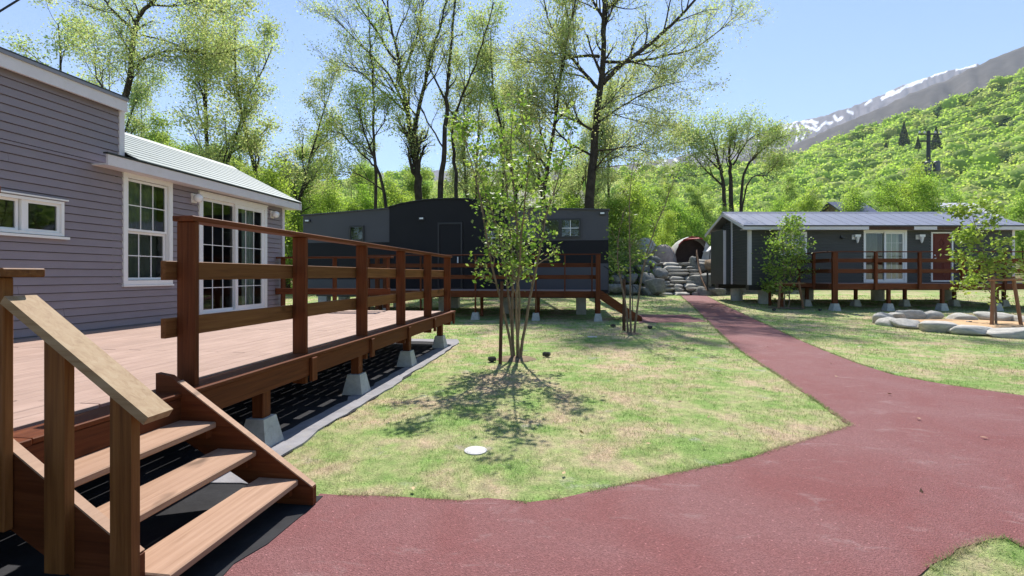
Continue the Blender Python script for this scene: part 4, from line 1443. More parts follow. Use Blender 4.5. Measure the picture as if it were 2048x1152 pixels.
# ------------------------------------------------------------------ big trees behind the cabins
guided_tree('tall_tree', 'tall forked tree with bare lower trunk rising behind the arched cabin roof', 838, 27.5, [
    ([(838, 470), (836, 400), (832, 330), (824, 272)], .25, .19, 0.0),
    ([(824, 272), (806, 180), (792, 100), (775, 20), (765, -70)], .15, .03, 0.05),
    ([(826, 280), (848, 185), (862, 120), (885, 60), (905, -30)], .14, .03, -0.08),
    ([(816, 235), (785, 160), (730, 95), (690, 55), (655, 15)], .09, .02, 0.1),
    ([(818, 228), (770, 190), (735, 160), (712, 140)], .07, .02, -0.25),
    ([(806, 150), (830, 60), (835, -20), (842, -90)], .08, .02, 0.3),
    ([(790, 120), (740, 40), (700, -20), (690, -80)], .08, .02, 0.2)],
    11, (14, 7, 5), 3.4, 15000, .10, PAL_PALE, 0.6, 0.24, f0=.12)
guided_tree('tall_tree', 'massive straight-trunked tree with long side limbs at the end of the arched cabin', 1180, 26.5, [
    ([(1178, 470), (1180, 400), (1186, 320), (1196, 220), (1205, 130), (1208, 40), (1212, -60), (1216, -150)], .31, .06, 0.0),
    ([(1205, 168), (1245, 130), (1290, 98), (1335, 60), (1372, 25), (1420, -40), (1470, -110)], .15, .03, -0.12),
    ([(1204, 125), (1270, 118), (1330, 105), (1400, 82), (1450, 45), (1500, 0)], .09, .02, 0.15),
    ([(1198, 112), (1150, 112), (1100, 122), (1050, 116)], .1, .02, 0.1),
    ([(1184, 260), (1150, 245), (1115, 236), (1085, 236)], .08, .02, -0.3),
    ([(1198, 180), (1160, 130), (1120, 70), (1100, 10), (1080, -70)], .11, .02, 0.2),
    ([(1190, 230), (1230, 190), (1262, 150), (1290, 135)], .06, .015, 0.35),
    ([(1208, 40), (1170, -20), (1140, -90)], .09, .02, -0.2),
    ([(1209, 20), (1270, -40), (1320, -120)], .09, .02, 0.2),
    ([(1188, 300), (1240, 290), (1290, 275), (1330, 240)], .05, .012, 0.5),
    ([(1190, 250), (1250, 215), (1300, 195), (1345, 190)], .06, .012, -0.4),
    ([(1183, 310), (1130, 270), (1085, 200), (1060, 140)], .07, .015, 0.3),
    ([(1182, 350), (1215, 310), (1250, 300), (1300, 320)], .05, .012, -0.3)],
    23, (16, 7, 5), 3.7, 60000, .10, PAL_PALE, 0.65, 0.26, f0=.1)
guided_tree('tall_tree', 'crooked dark-limbed tree leaning above the mauve house roof', 238, 21, [
    ([(235, 470), (240, 330), (245, 230), (262, 150), (267, 70), (285, 30), (318, -15), (335, -80)], .17, .05, 0.0),
    ([(262, 140), (295, 112), (335, 98), (365, 96), (402, 104)], .07, .018, 0.1),
    ([(268, 62), (232, 25), (205, -10), (180, -60)], .07, .018, -0.1),
    ([(285, 70), (330, 78), (400, 92), (462, 66)], .04, .012, 0.3),
    ([(300, 12), (360, 18), (430, 15), (480, 5)], .05, .014, -0.2),
    ([(250, 210), (280, 160), (296, 128)], .05, .015, -0.4),
    ([(240, 260), (200, 190), (160, 130), (140, 70)], .06, .015, 0.25)],
    37, (12, 7, 4), 2.4, 30000, .085, PAL_PALE, 0.75, 0.28, f0=.25)
guided_tree('ivy_tree', 'pair of close ivy-wrapped trunks standing behind the arched cabin', 888, 26, [
    ([(876, 470), (880, 400), (888, 300), (893, 210), (897, 150), (905, 60), (915, -50)], .2, .04, 0.0),
    ([(905, 470), (912, 400), (905, 300), (900, 240), (930, 150), (960, 60), (985, -40)], .13, .03, 0.15),
    ([(893, 215), (860, 130), (838, 70), (825, 0)], .07, .02, 0.1),
    ([(888, 300), (850, 230), (835, 190), (842, 130)], .05, .015, -0.2)],
    41, (12, 5, 4), 2.0, 9000, .10, PAL_PALE + PAL_OLIVE, 0.6, 0.28, f0=.2)
guided_tree('slender_tree', 'slender grey sapling trunk with pine-like tufts beside the ivy-wrapped pair', 752, 25.5, [
    ([(752, 470), (752, 380), (748, 280), (745, 180), (742, 90), (738, 20)], .11, .02, 0.0),
    ([(748, 290), (728, 240), (722, 190)], .04, .012, 0.2)],
    43, (13, 5, 3), 1.7, 3600, .11, PAL_GREEN + PAL_OLIVE, 0.9, 0.35, f0=.3)
guided_tree('leaning_tree', 'low dark-leaved tree leaning over the slate wing of the arched cabin', 772, 23.5, [
    ([(778, 470), (768, 390), (752, 330), (730, 265), (712, 205)], .1, .03, 0.0),
    ([(752, 335), (715, 300), (680, 265), (650, 255)], .05, .015, 0.15),
    ([(740, 290), (770, 250), (785, 215)], .04, .012, -0.2),
    ([(765, 380), (710, 345), (660, 335)], .04, .012, 0.3)],
    47, (10, 6, 4), 1.9, 6000, .1, PAL_GREEN + PAL_OLIVE, 0.75, 0.26, f0=.2)
guided_tree('rounded_tree', 'rounded olive tree with several dark trunks beyond the tents', 1460, 47, [
    ([(1448, 480), (1448, 400), (1442, 350), (1432, 300), (1420, 262)], .24, .05, 0.0),
    ([(1468, 480), (1467, 400), (1466, 340), (1468, 290), (1480, 255)], .28, .06, 0.1),
    ([(1478, 470), (1478, 400), (1485, 340), (1520, 300), (1550, 280)], .18, .04, -0.1),
    ([(1466, 330), (1500, 280), (1530, 262)], .1, .03, 0.2),
    ([(1467, 385), (1500, 370), (1545, 345), (1570, 325)], .1, .03, 0.3),
    ([(1445, 370), (1405, 340), (1375, 310)], .1, .03, -0.2),
    ([(1446, 345), (1400, 290), (1380, 270)], .1, .03, 0.3)],
    53, (10, 6, 4), 3.8, 22000, .17, PAL_OLIVE + PAL_PALE, 0.75, 0.42, f0=.2)

# kinds of forest tree, built once and copied
KIND = {
    'green': [proto_tree(101 + k * 7, 13, .16, (15, 6, 4), 3.2, 17000, .15, PAL_GREEN, .8, .38, .22) for k in range(3)],
    'pale': [proto_tree(151 + k * 7, 16, .19, (15, 6, 4), 3.4, 9500, .125, PAL_PALE, .62, .34, .3) for k in range(3)],
    'vivid': [proto_tree(201 + k * 7, 9, .09, (12, 5, 4), 2.4, 13000, .15, PAL_VIVID, .85, .4, .1, stems=2) for k in range(2)],
}


def forest(kind, n, label, group, spots, name, smin=.85, smax=1.2):
    rng = random.Random(hash(name) % 1000 if False else len(label) * 7 + n)
    for i, (px, Y) in enumerate(spots):
        tm, cm = KIND[kind][i % len(KIND[kind])]
        X = (px - 1024) / FPX * Y
        sc = rng.uniform(smin, smax)
        where = 'behind the mauve house' if px < 640 else 'behind the arched cabin' if px < 1225 else 'beyond the boulders and tents'
        tree_things(name, label.replace('WHERE', where), (X, Y, g_h(Y) if Y < 110 else 4.0), tm, cm, group.replace('WHERE', where), rng.uniform(0, 6.28), sc, sc * rng.uniform(.92, 1.1))


rng = random.Random(12)
# tall pale trees set back in the wood
forest('pale', 0, 'tall thin-leaved pale tree standing in the wood WHERE', 'tall pale trees WHERE',
       [(380, 25), (455, 27), (520, 29), (575, 31), (60, 24), (150, 27), (-60, 23), (960, 30), (1040, 33), (1110, 36), (1000, 42), (900, 46), (680, 52), (300, 38), (1130, 29), (640, 60), (1330, 62), (930, 35), (1060, 28), (985, 36), (1095, 40), (1150, 33), (1230, 38)], 'pale_tree', .82, 1.05)
forest('green', 0, 'fresh green broad-crowned tree in the wood WHERE', 'fresh green trees WHERE',
       [(330, 30), (420, 33), (500, 34), (590, 36), (650, 40), (235, 34), (120, 36), (20, 32), (-70, 38), (545, 45), (455, 48), (700, 44), (760, 42), (840, 50), (940, 52), (1020, 50), (1090, 46), (1160, 52),
        (1230, 44), (1290, 50), (1350, 66), (610, 58), (380, 56), (190, 52), (90, 50), (1420, 60), (870, 38), (1240, 60), (780, 62), (300, 64), (275, 31), (365, 35), (465, 32), (410, 40), (480, 40), (310, 42), (215, 40)], 'green_tree', .65, .92)
forest('vivid', 0, 'low bushy bright green tree at the wood edge WHERE', 'bushy trees WHERE',
       [(260, 27), (340, 26), (440, 27), (520, 26), (600, 28), (655, 30), (710, 29), (800, 31), (900, 33), (970, 34), (1050, 33), (1120, 34), (1205, 33), (1262, 35), (1310, 37), (1375, 40), (1420, 42), (1245, 31.5), (1330, 52),
        (560, 30), (1180, 38), (170, 30), (640, 34), (760, 33), (850, 36), (1290, 42), (1400, 52)], 'bushy_tree', .55, .85)
forest('vivid', 0, 'dense round green tree at the foot of the hillside', 'round trees at the hill foot',
       [(1868, 41), (1842, 43), (1530, 60), (1590, 52), (1640, 60), (1700, 66), (1760, 58), (1720, 80), (1800, 75), (1930, 60), (1985, 66), (2050, 58), (2110, 70), (1880, 85), (1560, 80), (1620, 85), (1960, 84), (1690, 50)], 'round_tree', .75, 1.1)
forest('green', 0, 'tall olive-green tree between the hill foot and the charcoal house', 'olive trees behind the charcoal house',
       [(1560, 66), (1650, 78), (1740, 88), (1790, 62), (1900, 74), (2000, 92), (2080, 80), (1610, 96), (1840, 96), (2140, 60)], 'olive_tree', .75, .95)
forest('pale', 0, 'straw-green tree with open crown behind the charcoal house', 'straw-green trees behind the charcoal house',
       [(1680, 72), (1780, 92), (1830, 60), (1960, 98), (1520, 92), (2020, 70)], 'straw_tree', .55, .75)

# trees across the drive, mirrored in the window panes
rng = random.Random(77)
for i in range(16):
    tm, cm = KIND['green'][i % 3]
    w = -2.75 + i * .155 + rng.uniform(-.05, .05)
    r_ = rng.uniform(20, 30)
    tree_things('roadside_tree', 'broad green tree across the drive facing the house windows', (math.cos(w) * r_ * 1.3 + 2, math.sin(w) * r_, 0), tm, cm, 'trees across the drive', rng.uniform(0, 6.28), rng.uniform(.85, 1.1))

# dark conifers on the hill foot
def conifer_proto(seed, H=14):
    rr = np.random.RandomState(seed)
    sk = Skel(seed)
    sk.limb([Vector((0, 0, -.3)), Vector((.05, 0, H * .5)), Vector((0, .05, H))], .2, .02, 6)
    n = 5200
    f = rr.power(1.6, n) ** 1.0
    z = H * (1 - f) * .9 + H * .1
    rad = (H - z) * .24 * rr.uniform(.25, 1, n) ** .5
    w = rr.uniform(0, 6.283, n)
    C = np.stack([np.cos(w) * rad, np.sin(w) * rad, z + rr.normal(0, .15, n) - rad * .25], 1)
    V, F, t = leaf_quads(rr, C, .5, pick_tints(rr, n, PAL_DARK), .4, .35)
    me = np_mesh('crown', V, F, t)
    me.materials.append(M['leaf_dark'])
    return trunk_mesh(sk), me
con = conifer_proto(9)
for px, row_, s in ((1808, 308, 1.6), (1772, 318, .8), (1836, 320, 1.0), (1872, 318, 1.3)):
    Y = 112.0
    while Y < 425 and HY - (float(hill_h(np.array([px]), np.array([Y]))[0]) - EYE) / Y * FPX > row_: Y += 3
    X = (px - 1024) / FPX * Y
    tree_things('conifer', 'dark pointed conifer on the lower hillside behind the utility pole', (X, Y, float(hill_h(np.array([px]), np.array([float(Y)]))[0]) + 1.5), con[0], con[1], 'dark conifers on the hillside', px * .7, s)

# ------------------------------------------------------------------ hillside forest: one mass
def hill_forest():
    rr = np.random.RandomState(3)
    bm = bmesh.new()
    bmesh.ops.create_icosphere(bm, subdivisions=2, radius=1)
    IV = np.array([tuple(v.co) for v in bm.verts])
    IF = np.array([[v.index for v in f.verts] for f in bm.faces])
    bm.free()
    Vs, Fs, Ts, off = [], [], [], 0
    spots = []
    for lo, hi, n in ((1280, 2500, 2900), (-500, 1280, 700)):
        px = rr.uniform(lo, hi, n)
        Y = np.sqrt(rr.uniform(112. ** 2, 440. ** 2, n))
        spots += list(zip(px, Y))
    pxs = np.array([p for p, _ in spots])
    Ys = np.array([y for _, y in spots])
    Zs = hill_h(pxs, Ys)
    dark = fbm(pxs / 70., Ys / 45., 21, 3)
    pals = np.array([(0.22, 0.29, 0.06), (0.19, 0.26, 0.055), (0.25, 0.30, 0.08), (0.17, 0.235, 0.055), (0.25, 0.275, 0.095), (0.21, 0.285, 0.055)])
    for i in range(len(spots)):
        px, Y, Z = pxs[i], Ys[i], Zs[i]
        con_ = dark[i] > .36 and rr.rand() < .75
        R_ = rr.uniform(3.4, 6.4) * (.6 if con_ else 1)
        H_ = R_ * rr.uniform(.9, 1.3)
        base = np.array((0.06, 0.10, 0.045)) if con_ else pals[rr.randint(len(pals))] * rr.uniform(.9, 1.1)
        lump = 1 + .16 * np.sin(IV[:, :1] * 4 + i) * np.cos(IV[:, 1:2] * 4 + i * 2) + rr.normal(0, .07, (len(IV), 1))
        B = IV * lump * np.array([R_, R_, H_ * .8]) * .86
        if con_:
            B[:, :2] *= 1 - np.clip(B[:, 2:3] / (H_ * 1.3), 0, .8)
            B[:, 2] *= 1.5
        n = 150 if Y < 260 else 105
        pick = rr.randint(0, len(IV), n)
        C = B[pick] * rr.uniform(.95, 1.2, (n, 1)) + rr.normal(0, R_ * .13, (n, 3))
        ctr = np.array([(px - 1024) / FPX * Y, Y, Z + H_ * .5])
        V, F, t = leaf_quads(rr, C + ctr, .5 + .0025 * Y, base[None] * rr.uniform(.88, 1.12, (n, 1)), .45, .85)
        F = np.concatenate([F, IF + len(V)])
        V = np.concatenate([V, B + ctr])
        t = np.concatenate([t, base[None] * rr.uniform(.9, 1.08, (len(IV), 1))])
        Vs.append(V)
        Fs.append(F + off)
        Ts.append(t)
        off += len(V)
    me = np_mesh('hillside_forest', np.concatenate(Vs), np.concatenate(Fs), np.concatenate(Ts), True)
    me.materials.append(M['leaf_far'])
    o = link(bpy.data.objects.new('hillside_forest', me))
    tag(o, 'bright green spring forest covering the hillside as one mass', 'forest', kind='stuff')
hill_forest()


# undergrowth along the wood edge
def undergrowth():
    rr = np.random.RandomState(8)
    n = 420
    px = rr.uniform(-150, 1460, n)
    Y = rr.uniform(28, 66, n)
    Cs, Ts = [], []
    pal = np.array(PAL_GREEN + PAL_OLIVE + PAL_OLIVE) * .85
    for i in range(n):
        X = (px[i] - 1024) / FPX * Y[i]
        if 2 < X < 20.5 and 27.5 < Y[i] < 45.5: zb = TZ if Y[i] > 36 else None
        else: zb = g_h(Y[i])
        if zb is None: continue
        k = 190
        d = rr.normal(size=(k, 3)) * np.array([1.1, 1.1, .75])
        C = d + np.array([X, Y[i], zb + rr.uniform(.6, 2.4)])
        C[:, 2] = np.maximum(C[:, 2], zb + .05)
        Cs.append(C)
        Ts.append(pal[rr.randint(len(pal))] * rr.uniform(.8, 1.2, (k, 1)))
    for i in range(46):
        px_, Y_ = rr.uniform(1195, 1275), rr.uniform(27.4, 31.0)
        X = (px_ - 1024) / FPX * Y_
        zb = .5 + (Y_ - 27.0) * .5
        k = 130
        C = rr.normal(size=(k, 3)) * np.array([.55, .5, .5]) + np.array([X, Y_, zb + rr.uniform(.1, 1.1)])
        C[:, 2] = np.maximum(C[:, 2], .4)
        Cs.append(C)
        Ts.append(pal[rr.randint(len(pal))] * rr.uniform(.8, 1.2, (k, 1)))
    C = np.concatenate(Cs)
    V, F, t = leaf_quads(rr, C, .2, np.concatenate(Ts), .2, .65)
    me = np_mesh('undergrowth', V, F, t)
    me.materials.append(M['leaf_mid'])
    o = link(bpy.data.objects.new('undergrowth', me))
    tag(o, 'leafy green undergrowth filling the floor of the wood', 'undergrowth', kind='stuff')
undergrowth()


# ------------------------------------------------------------------ young planted trees on the lawn
def young_tree(name, label, base, seed, stems, H, leaves, size, pal, ptips=None, spread=.55, sub=.55, lean=.16, lspread=.09, counts=(10, 4), mat='leaf_young', low=.25):
    sk = Skel(seed, .12, .06)
    for i in range(stems):
        w = i / stems * 6.283 + sk.r.uniform(-.4, .4)
        st = Vector((math.cos(w) * .07, math.sin(w) * .07, -.05)) if stems > 1 else Vector((0, 0, -.05))
        sk.wig = .07
        pts = sk.walk(st, Vector((math.cos(w) * lean, math.sin(w) * lean * .7, 1)) if stems > 1 else Vector((sk.r.gauss(0, .03), sk.r.gauss(0, .03), 1)), H * sk.r.uniform(.72, 1.0), 12, .035)
        sk.wig = .15
        rad = sk.limb(pts, .03 if stems > 1 else .035, .005, 6)
        sk.kids(pts, rad, sub, 0, counts, spread, low)
    cm = make_crown(seed + 1, sk.tips, leaves, size, pal, lspread, .3, mat, aspect=.62)
    e = tree_things(name, label, base, trunk_mesh(sk, 'bark_pale'), cm)
    return e
PAL_Y = [(0.13, 0.2, 0.035), (0.18, 0.24, 0.05), (0.1, 0.16, 0.03), (0.24, 0.28, 0.09)]
tb = gnd(1032, 718)
young_tree('young_tree', 'multi-stemmed young tree with glossy leaves on the lawn beside a stake', (tb[0], tb[1], 0), 61, 6, 5.0, 3200, .078, PAL_Y, spread=.75, sub=.6, lean=.085, counts=(12, 4), low=.28)
b2 = gnd(1262, 668)
young_tree('young_tree', 'thin bare-stemmed young tree by the arched cabin stairs', (b2[0], b2[1], 0), 67, 3, 4.6, 420, .085, PAL_Y, spread=.45, sub=.6, lean=.05, counts=(9, 3), low=.35)
X3 = (1572 - 1024) / FPX * 19.4
young_tree('young_tree', 'leafy young tree with drooping sprays before the charcoal house', (X3, 19.4, g_h(19.4)), 71, 2, 4.1, 3000, .115, PAL_VIVID + PAL_Y, spread=1.15, sub=1.05, lean=.05, lspread=.14, counts=(18, 5), low=.12)
b4 = gnd(1992, 652)
young_tree('young_tree', 'young maple tied to wooden supports inside the boulder ring', (b4[0], b4[1], 0), 79, 1, 4.4, 2000, .12, [(0.2, 0.27, 0.05), (0.25, 0.3, 0.08), (0.16, 0.22, 0.05)], spread=1.0, sub=1.15, lspread=.13, counts=(14, 4), low=.22)

# planting soil, stakes and supports
def soil_patch(x, y, r, seed, label):
    rr = random.Random(seed)
    mb = MB()
    n = 26
    z = g_h(y)
    mb.V.append((0, 0, .05))
    for ringk, (f, h_) in enumerate(((.55, .035), (1.0, .006))):
        for i in range(n):
            w = i / n * 6.283
            k = r * f * (1 + rr.gauss(0, .07))
            mb.V.append((math.cos(w) * k, math.sin(w) * k, h_))
    for i in range(n):
        j = (i + 1) % n
        mb.F.append((0, 1 + i, 1 + j))
        mb.F.append((1 + i, 1 + n + i, 1 + n + j, 1 + j))
    o = bpy.data.objects.new('soil_mound', mb.mesh('soil_mound', (0, 0, 0), True))
    o.data.materials.append(M['soil'])
    o.location = (x, y, z)
    link(o)
    tag(o, label, 'soil', kind='structure')
soil_patch(tb[0], tb[1], .34, 1, 'bare soil mound round the multi-stemmed young tree')
soil_patch(b2[0], b2[1], .28, 2, 'bare soil mound round the thin tree by the cabin stairs')
soil_patch(X3, 19.4, .75, 3, 'bare soil mound round the tree before the charcoal house')


def stake(p, q, w, label, name='tree_stake', mat='stake', group=None):
    p, q = Vector(p), Vector(q)
    mb = MB().tube([p - p, (q - p) * .5, q - p], [w, w * .95, w * .9], 8)
    o = bpy.data.objects.new(name, mb.mesh(name))
    o.data.materials.append(M[mat])
    o.location = p
    link(o)
    return tag(o, label, 'stake', group)
s1 = gnd(1000, 728)
stake((s1[0], s1[1], -.15), (s1[0] + .03, s1[1] + .1, 1.35), .032, 'dark brown stake beside the multi-stemmed young tree')
s2 = gnd(1248, 662)
stake((s2[0], s2[1], -.15), (s2[0], s2[1], 1.35), .045, 'brown stake at the thin tree by the arched cabin stairs')
def goalpost(x, y, z, w, h_, label):
    T = Thing('tree_support', label, 'tree support', (x, y, z))
    for sx in (-1, 1):
        T.part('leg', MB().tube([(x + sx * (w / 2 + .12), y - .1, z - .15), (x + sx * w / 2 * .9, y, z + h_)], .045, 8), 'bamboo')
    T.part('crossbar', MB().tube([(x - w * .75, y - .045, z + h_ - .1), (x + w * .75, y - .045, z + h_ - .08)], .035, 8), 'bamboo')
goalpost(b4[0], b4[1] - .2, 0, .62, 1.42, 'brown two-legged support frame holding the maple in the boulder ring')
goalpost(X3, 19.15, g_h(19.15), .8, 1.1, 'brown support frame at the young tree before the charcoal house')

# ------------------------------------------------------------------ rocks
def rock_mesh(seed, box=.65, sub=3, amp=.22, mat='rock'):
    bm = bmesh.new()
    bmesh.ops.create_icosphere(bm, subdivisions=sub, radius=1)
    o = Vector((seed * 3.1, seed * 1.7, seed * 2.3))
    rp_ = random.Random(seed * 13 + 5)
    planes = [(Vector((rp_.gauss(0, 1), rp_.gauss(0, 1), rp_.gauss(0, 1))).normalized(), rp_.uniform(.62, .9)) for _ in range(11)]
    for v in bm.verts:
        p = v.co.copy()
        q = Vector([math.copysign(abs(c_) ** box, c_) for c_ in p])
        k = 1 + amp * mnoise.noise(p * 1.1 + o) + amp * .35 * mnoise.noise(p * 2.6 + o)
        q = q * k
        for n_, d_ in planes:
            e_ = q.dot(n_) - d_
            if e_ > 0: q -= n_ * (e_ * .92)
        v.co = q + q.normalized() * (.035 * mnoise.noise(p * 6 + o))
    me = bpy.data.meshes.new('rock')
    bm.to_mesh(me)
    bm.free()
    for p in me.polygons: p.use_smooth = True
    me.materials.append(M[mat])
    return me
ROCK = [rock_mesh(k, .62) for k in range(5)]
ROCKP = [rock_mesh(k + 60, .6, mat='rock_pale') for k in range(6)]
ROCKB = [rock_mesh(k + 20, .75, mat='rock_brown') for k in range(2)]
SLABM = [rock_mesh(k + 40, .3, 3, .12, mat='rock_pale') for k in range(4)]


def put_rock(name, me, loc, size, rz, parent=None, tilt=(0, 0)):
    o = bpy.data.objects.new(name, me)
    o.location = loc
    o.scale = size
    o.rotation_euler = (tilt[0], tilt[1], rz)
    return link(o, parent)

# boulder ring with sand
RC = (13.45, 13.0)
rr = random.Random(5)
nring = 22
for i in range(nring):
    w = i / nring * 6.283 + rr.uniform(-.04, .04)
    r_ = 2.62 + rr.uniform(-.08, .08)
    sz = (rr.uniform(.4, .54), rr.uniform(.24, .32), rr.uniform(.16, .22))
    o = put_rock('boulder', ROCKP[i % 6], (RC[0] + math.cos(w) * r_, RC[1] + math.sin(w) * r_, sz[2] * .45), sz, w + 1.571 + rr.uniform(-.2, .2))
    tag(o, 'pale grey boulder in the ring round the sand bed', 'boulder', 'boulders of the sand bed ring')
mb = MB()
n = 40
for k, (f, z) in enumerate(((0, .07), (.5, .06), (1, .035))):
    for i in range(n if k else 1):
        w = i / n * 6.283
        mb.V.append((RC[0] + math.cos(w) * 2.6 * f, RC[1] + math.sin(w) * 2.6 * f, z))
for i in range(n):
    j = (i + 1) % n
    mb.F.append((0, 1 + i, 1 + j))
    mb.F.append((1 + i, 1 + n + i, 1 + n + j, 1 + j))
single('sand_bed', mb, 'sand', 'orange sand filling the ring of boulders', 'sand', kind='structure', smooth=True)

# stone steps
SS = Thing('stone_steps', 'rough grey stone steps climbing between boulders to the tents', 'steps', (9.4, 26.0, .3))
rr = random.Random(8)
for k in range(9):
    y = 26.15 + k * .33
    z = .34 + (k + .5) * .21
    cx = 9.25 + k * .07
    wd = 1.3 + k * .04
    xs = [cx - wd, cx - wd * rr.uniform(.2, .45), cx + wd * rr.uniform(.15, .5), cx + wd]
    for a, b_ in zip(xs[:-1], xs[1:]):
        o = put_rock('step_stone', SLABM[rr.randrange(4)], ((a + b_) / 2 - 9.4, y - 26.0 + rr.uniform(-.04, .04), z - .3 - .02 + rr.uniform(-.015, .015)), ((b_ - a) / 2 * 1.06, .27, .112), rr.uniform(-.05, .05), SS.e)
# boulder retaining wall: each boulder a part
BW = Thing('boulder_wall', 'retaining wall of big grey boulders beside the stone steps', 'wall', (6.5, 27.5, .3))
rr = random.Random(21)
def wall_rock(px, py, Y, sx, sz, kind=0, tilt=0.0):
    p = at(px, py, Y)
    me = (ROCK, ROCKB)[kind][rr.randrange(len((ROCK, ROCKB)[kind]))]
    put_rock('boulder', me, (p.x - 6.5, Y - 27.5, p.z - .3), (sx, rr.uniform(.45, .7), sz), rr.uniform(0, .6), BW.e, (rr.uniform(-.15, .15), tilt))
for a in [(1312, 573, 25.7, .5, .5), (1294, 582, 26.2, .42, .3), (1262, 580, 26.3, .45, .32), (1232, 578, 26.5, .45, .35), (1205, 578, 26.7, .4, .36), (1182, 580, 26.8, .4, .3), (1290, 556, 26.9, .4, .34), (1262, 556, 27.1, .42, .34),
          (1235, 558, 27.2, .4, .34), (1318, 546, 27.2, .4, .3), (1285, 538, 27.8, .42, .3), (1300, 528, 28.2, .42, .3), (1255, 538, 28.0, .4, .3), (1310, 520, 28.8, .3, .3)]:
    wall_rock(*a)
for a in [(1385, 530, 28.6, .24, .55), (1404, 532, 28.2, .42, .32), (1402, 526, 28.6, .4, .28), (1428, 530, 27.6, .45, .36, 1), (1413, 562, 26.6, .34, .58), (1432, 562, 26.9, .42, .42), (1396, 560, 27.0, .3, .4), (1402, 583, 26.2, .4, .3), (1432, 585, 26.2, .7, .32), (1452, 540, 27.5, .5, .5), (1462, 570, 27.2, .6, .4)]:
    wall_rock(*a)
# pale driftwood handrail on an iron post beside the steps
T = Thing('step_handrail', 'pale driftwood handrail on a black post beside the stone steps', 'handrail', (10.3, 26.0, .3))
T.part('post', MB().tube([(10.66, 25.9, .2), (10.66, 25.9, 1.7)], .05, 8), 'black')
T.part('post', MB().tube([(10.95, 28.2, 1.6), (10.95, 28.2, 2.7)], .04, 8), 'black')
T.part('rail', MB().tube([(10.6, 25.85, .6), (10.62, 26.5, 1.2), (10.75, 27.3, 1.9), (10.9, 28.0, 2.75), (10.95, 28.15, 2.95)], [.05, .06, .055, .05, .03], 8), 'bamboo')

# ------------------------------------------------------------------ tents on the terrace
def dome(name, label, px, py, Y, rx, ry_, h_, mat, open_front=False):
    p = at(px, py, Y)
    base = (p.x, Y, TZ)
    T = Thing(name, label, 'tent', base)
    n, m_ = 22, 8
    mb = MB()
    for j in range(m_ + 1):
        f = j / m_ * 1.5708
        for i in range(n):
            w = i / n * 6.283
            cr = 1 + .05 * math.cos(w * 5) + .02 * math.sin(w * 11 + j)
            mb.V.append((base[0] + math.cos(w) * rx * max(0.0, math.cos(f)) ** .8 * cr, base[1] + math.sin(w) * ry_ * max(0.0, math.cos(f)) ** .8 * cr, base[2] + h_ * math.sin(f)))
    for j in range(m_):
        for i in range(n):
            i2 = (i + 1) % n
            mb.F.append((j * n + i, j * n + i2, (j + 1) * n + i2, (j + 1) * n + i))
    T.part('canopy', mb, mat, None, True)
    for w in (0.5, 2.2, 3.8, 5.3):
        pts = [(base[0] + math.cos(w) * rx * 1.06 * max(0.0, math.cos(f)) ** .8, base[1] + math.sin(w) * ry_ * 1.06 * max(0.0, math.cos(f)) ** .8, base[2] + h_ * 1.01 * math.sin(f)) for f in np.linspace(0, 1.5, 8)]
        T.part('tent_pole', MB().tube(pts, .02, 5), 'tent_tan' if mat == 'tent_grey' else 'tent_grey')
    return T
dome('dome_tent', 'pale dome tent half hidden in bushes behind the boulders', 1290, 500, 34, .98, .9, 1.9, 'tent_grey')
dome('tarp_tent', 'low pinkish tarp-covered tent between the dome and the tunnel tent', 1326, 505, 32.0, .88, .8, 1.28, 'tent_tan')


def tunnel_tent():
    Y = 31.5
    cx = (1388 - 1024) / FPX * Y
    T = Thing('tunnel_tent', 'grey tunnel tent with dark open front and red piping above the steps', 'tent', (cx, Y, TZ))
    W, H_ = 1.3, 1.75
    arc = [(math.cos(a), math.sin(a)) for a in np.linspace(0, math.pi, 15)]
    mb = MB()
    secs = [(0, 1.0), (.5, 1.04), (1.3, 1.0), (2.2, .75)]
    for dy, k in secs:
        for c_, s_ in arc:
            mb.V.append((cx + c_ * W * k, Y + dy, TZ + max(0.0, s_) ** .8 * H_ * k))
    for q in range(len(secs) - 1):
        for i in range(14):
            mb.F.append((q * 15 + i, q * 15 + i + 1, (q + 1) * 15 + i + 1, (q + 1) * 15 + i))
    T.part('canopy', mb, 'tent_grey', None, True)
    T.part('piping', MB().tube([(cx + c_ * W * 1.01, Y - .01, TZ + max(0.0, s_) ** .8 * H_ * 1.01) for c_, s_ in arc[5:12]], .04, 6), 'tent_red')
    T.part('piping', MB().tube([(cx + c_ * W * 1.05, Y + .5, TZ + max(0.0, s_) ** .8 * H_ * 1.05) for c_, s_ in arc[3:8]], .03, 6), 'tent_red')
    mb = MB()
    mb.poly([(cx + c_ * W * .97, Y + .9, TZ + max(0.0, s_) ** .8 * H_ * .97) for c_, s_ in arc])
    T.part('inner_door', mb, 'tent_in')
    for a0, a1 in ((8, 15), ):
        pts = [(cx + c_ * W * .99, Y + .03, TZ + max(0.0, s_) ** .8 * H_ * .99) for c_, s_ in arc[0:5]]
        T.part('side_flap', MB().poly(pts + [(cx + W * .35, Y + .06, TZ)]), 'tent_grey')
    T.part('awning', MB().hexa([(cx - .95, Y - .7, TZ + 1.55), (cx + .1, Y - .7, TZ + 1.6), (cx + .3, Y, TZ + 1.7), (cx - .75, Y, TZ + 1.5), (cx - .95, Y - .7, TZ + 1.57), (cx + .1, Y - .7, TZ + 1.62), (cx + .3, Y, TZ + 1.72), (cx - .75, Y, TZ + 1.52)]), 'tent_red')
tunnel_tent()
p = at(1424, 500, 31)
T = Thing('folding_table', 'small white tilted table top beside the tunnel tent', 'table', (p.x, 31, TZ))
T.part('table_top', MB().beam((p.x - .45, 31, TZ + .75), (p.x + .3, 31.1, TZ + 1.25), .6, .05), 'vinyl')
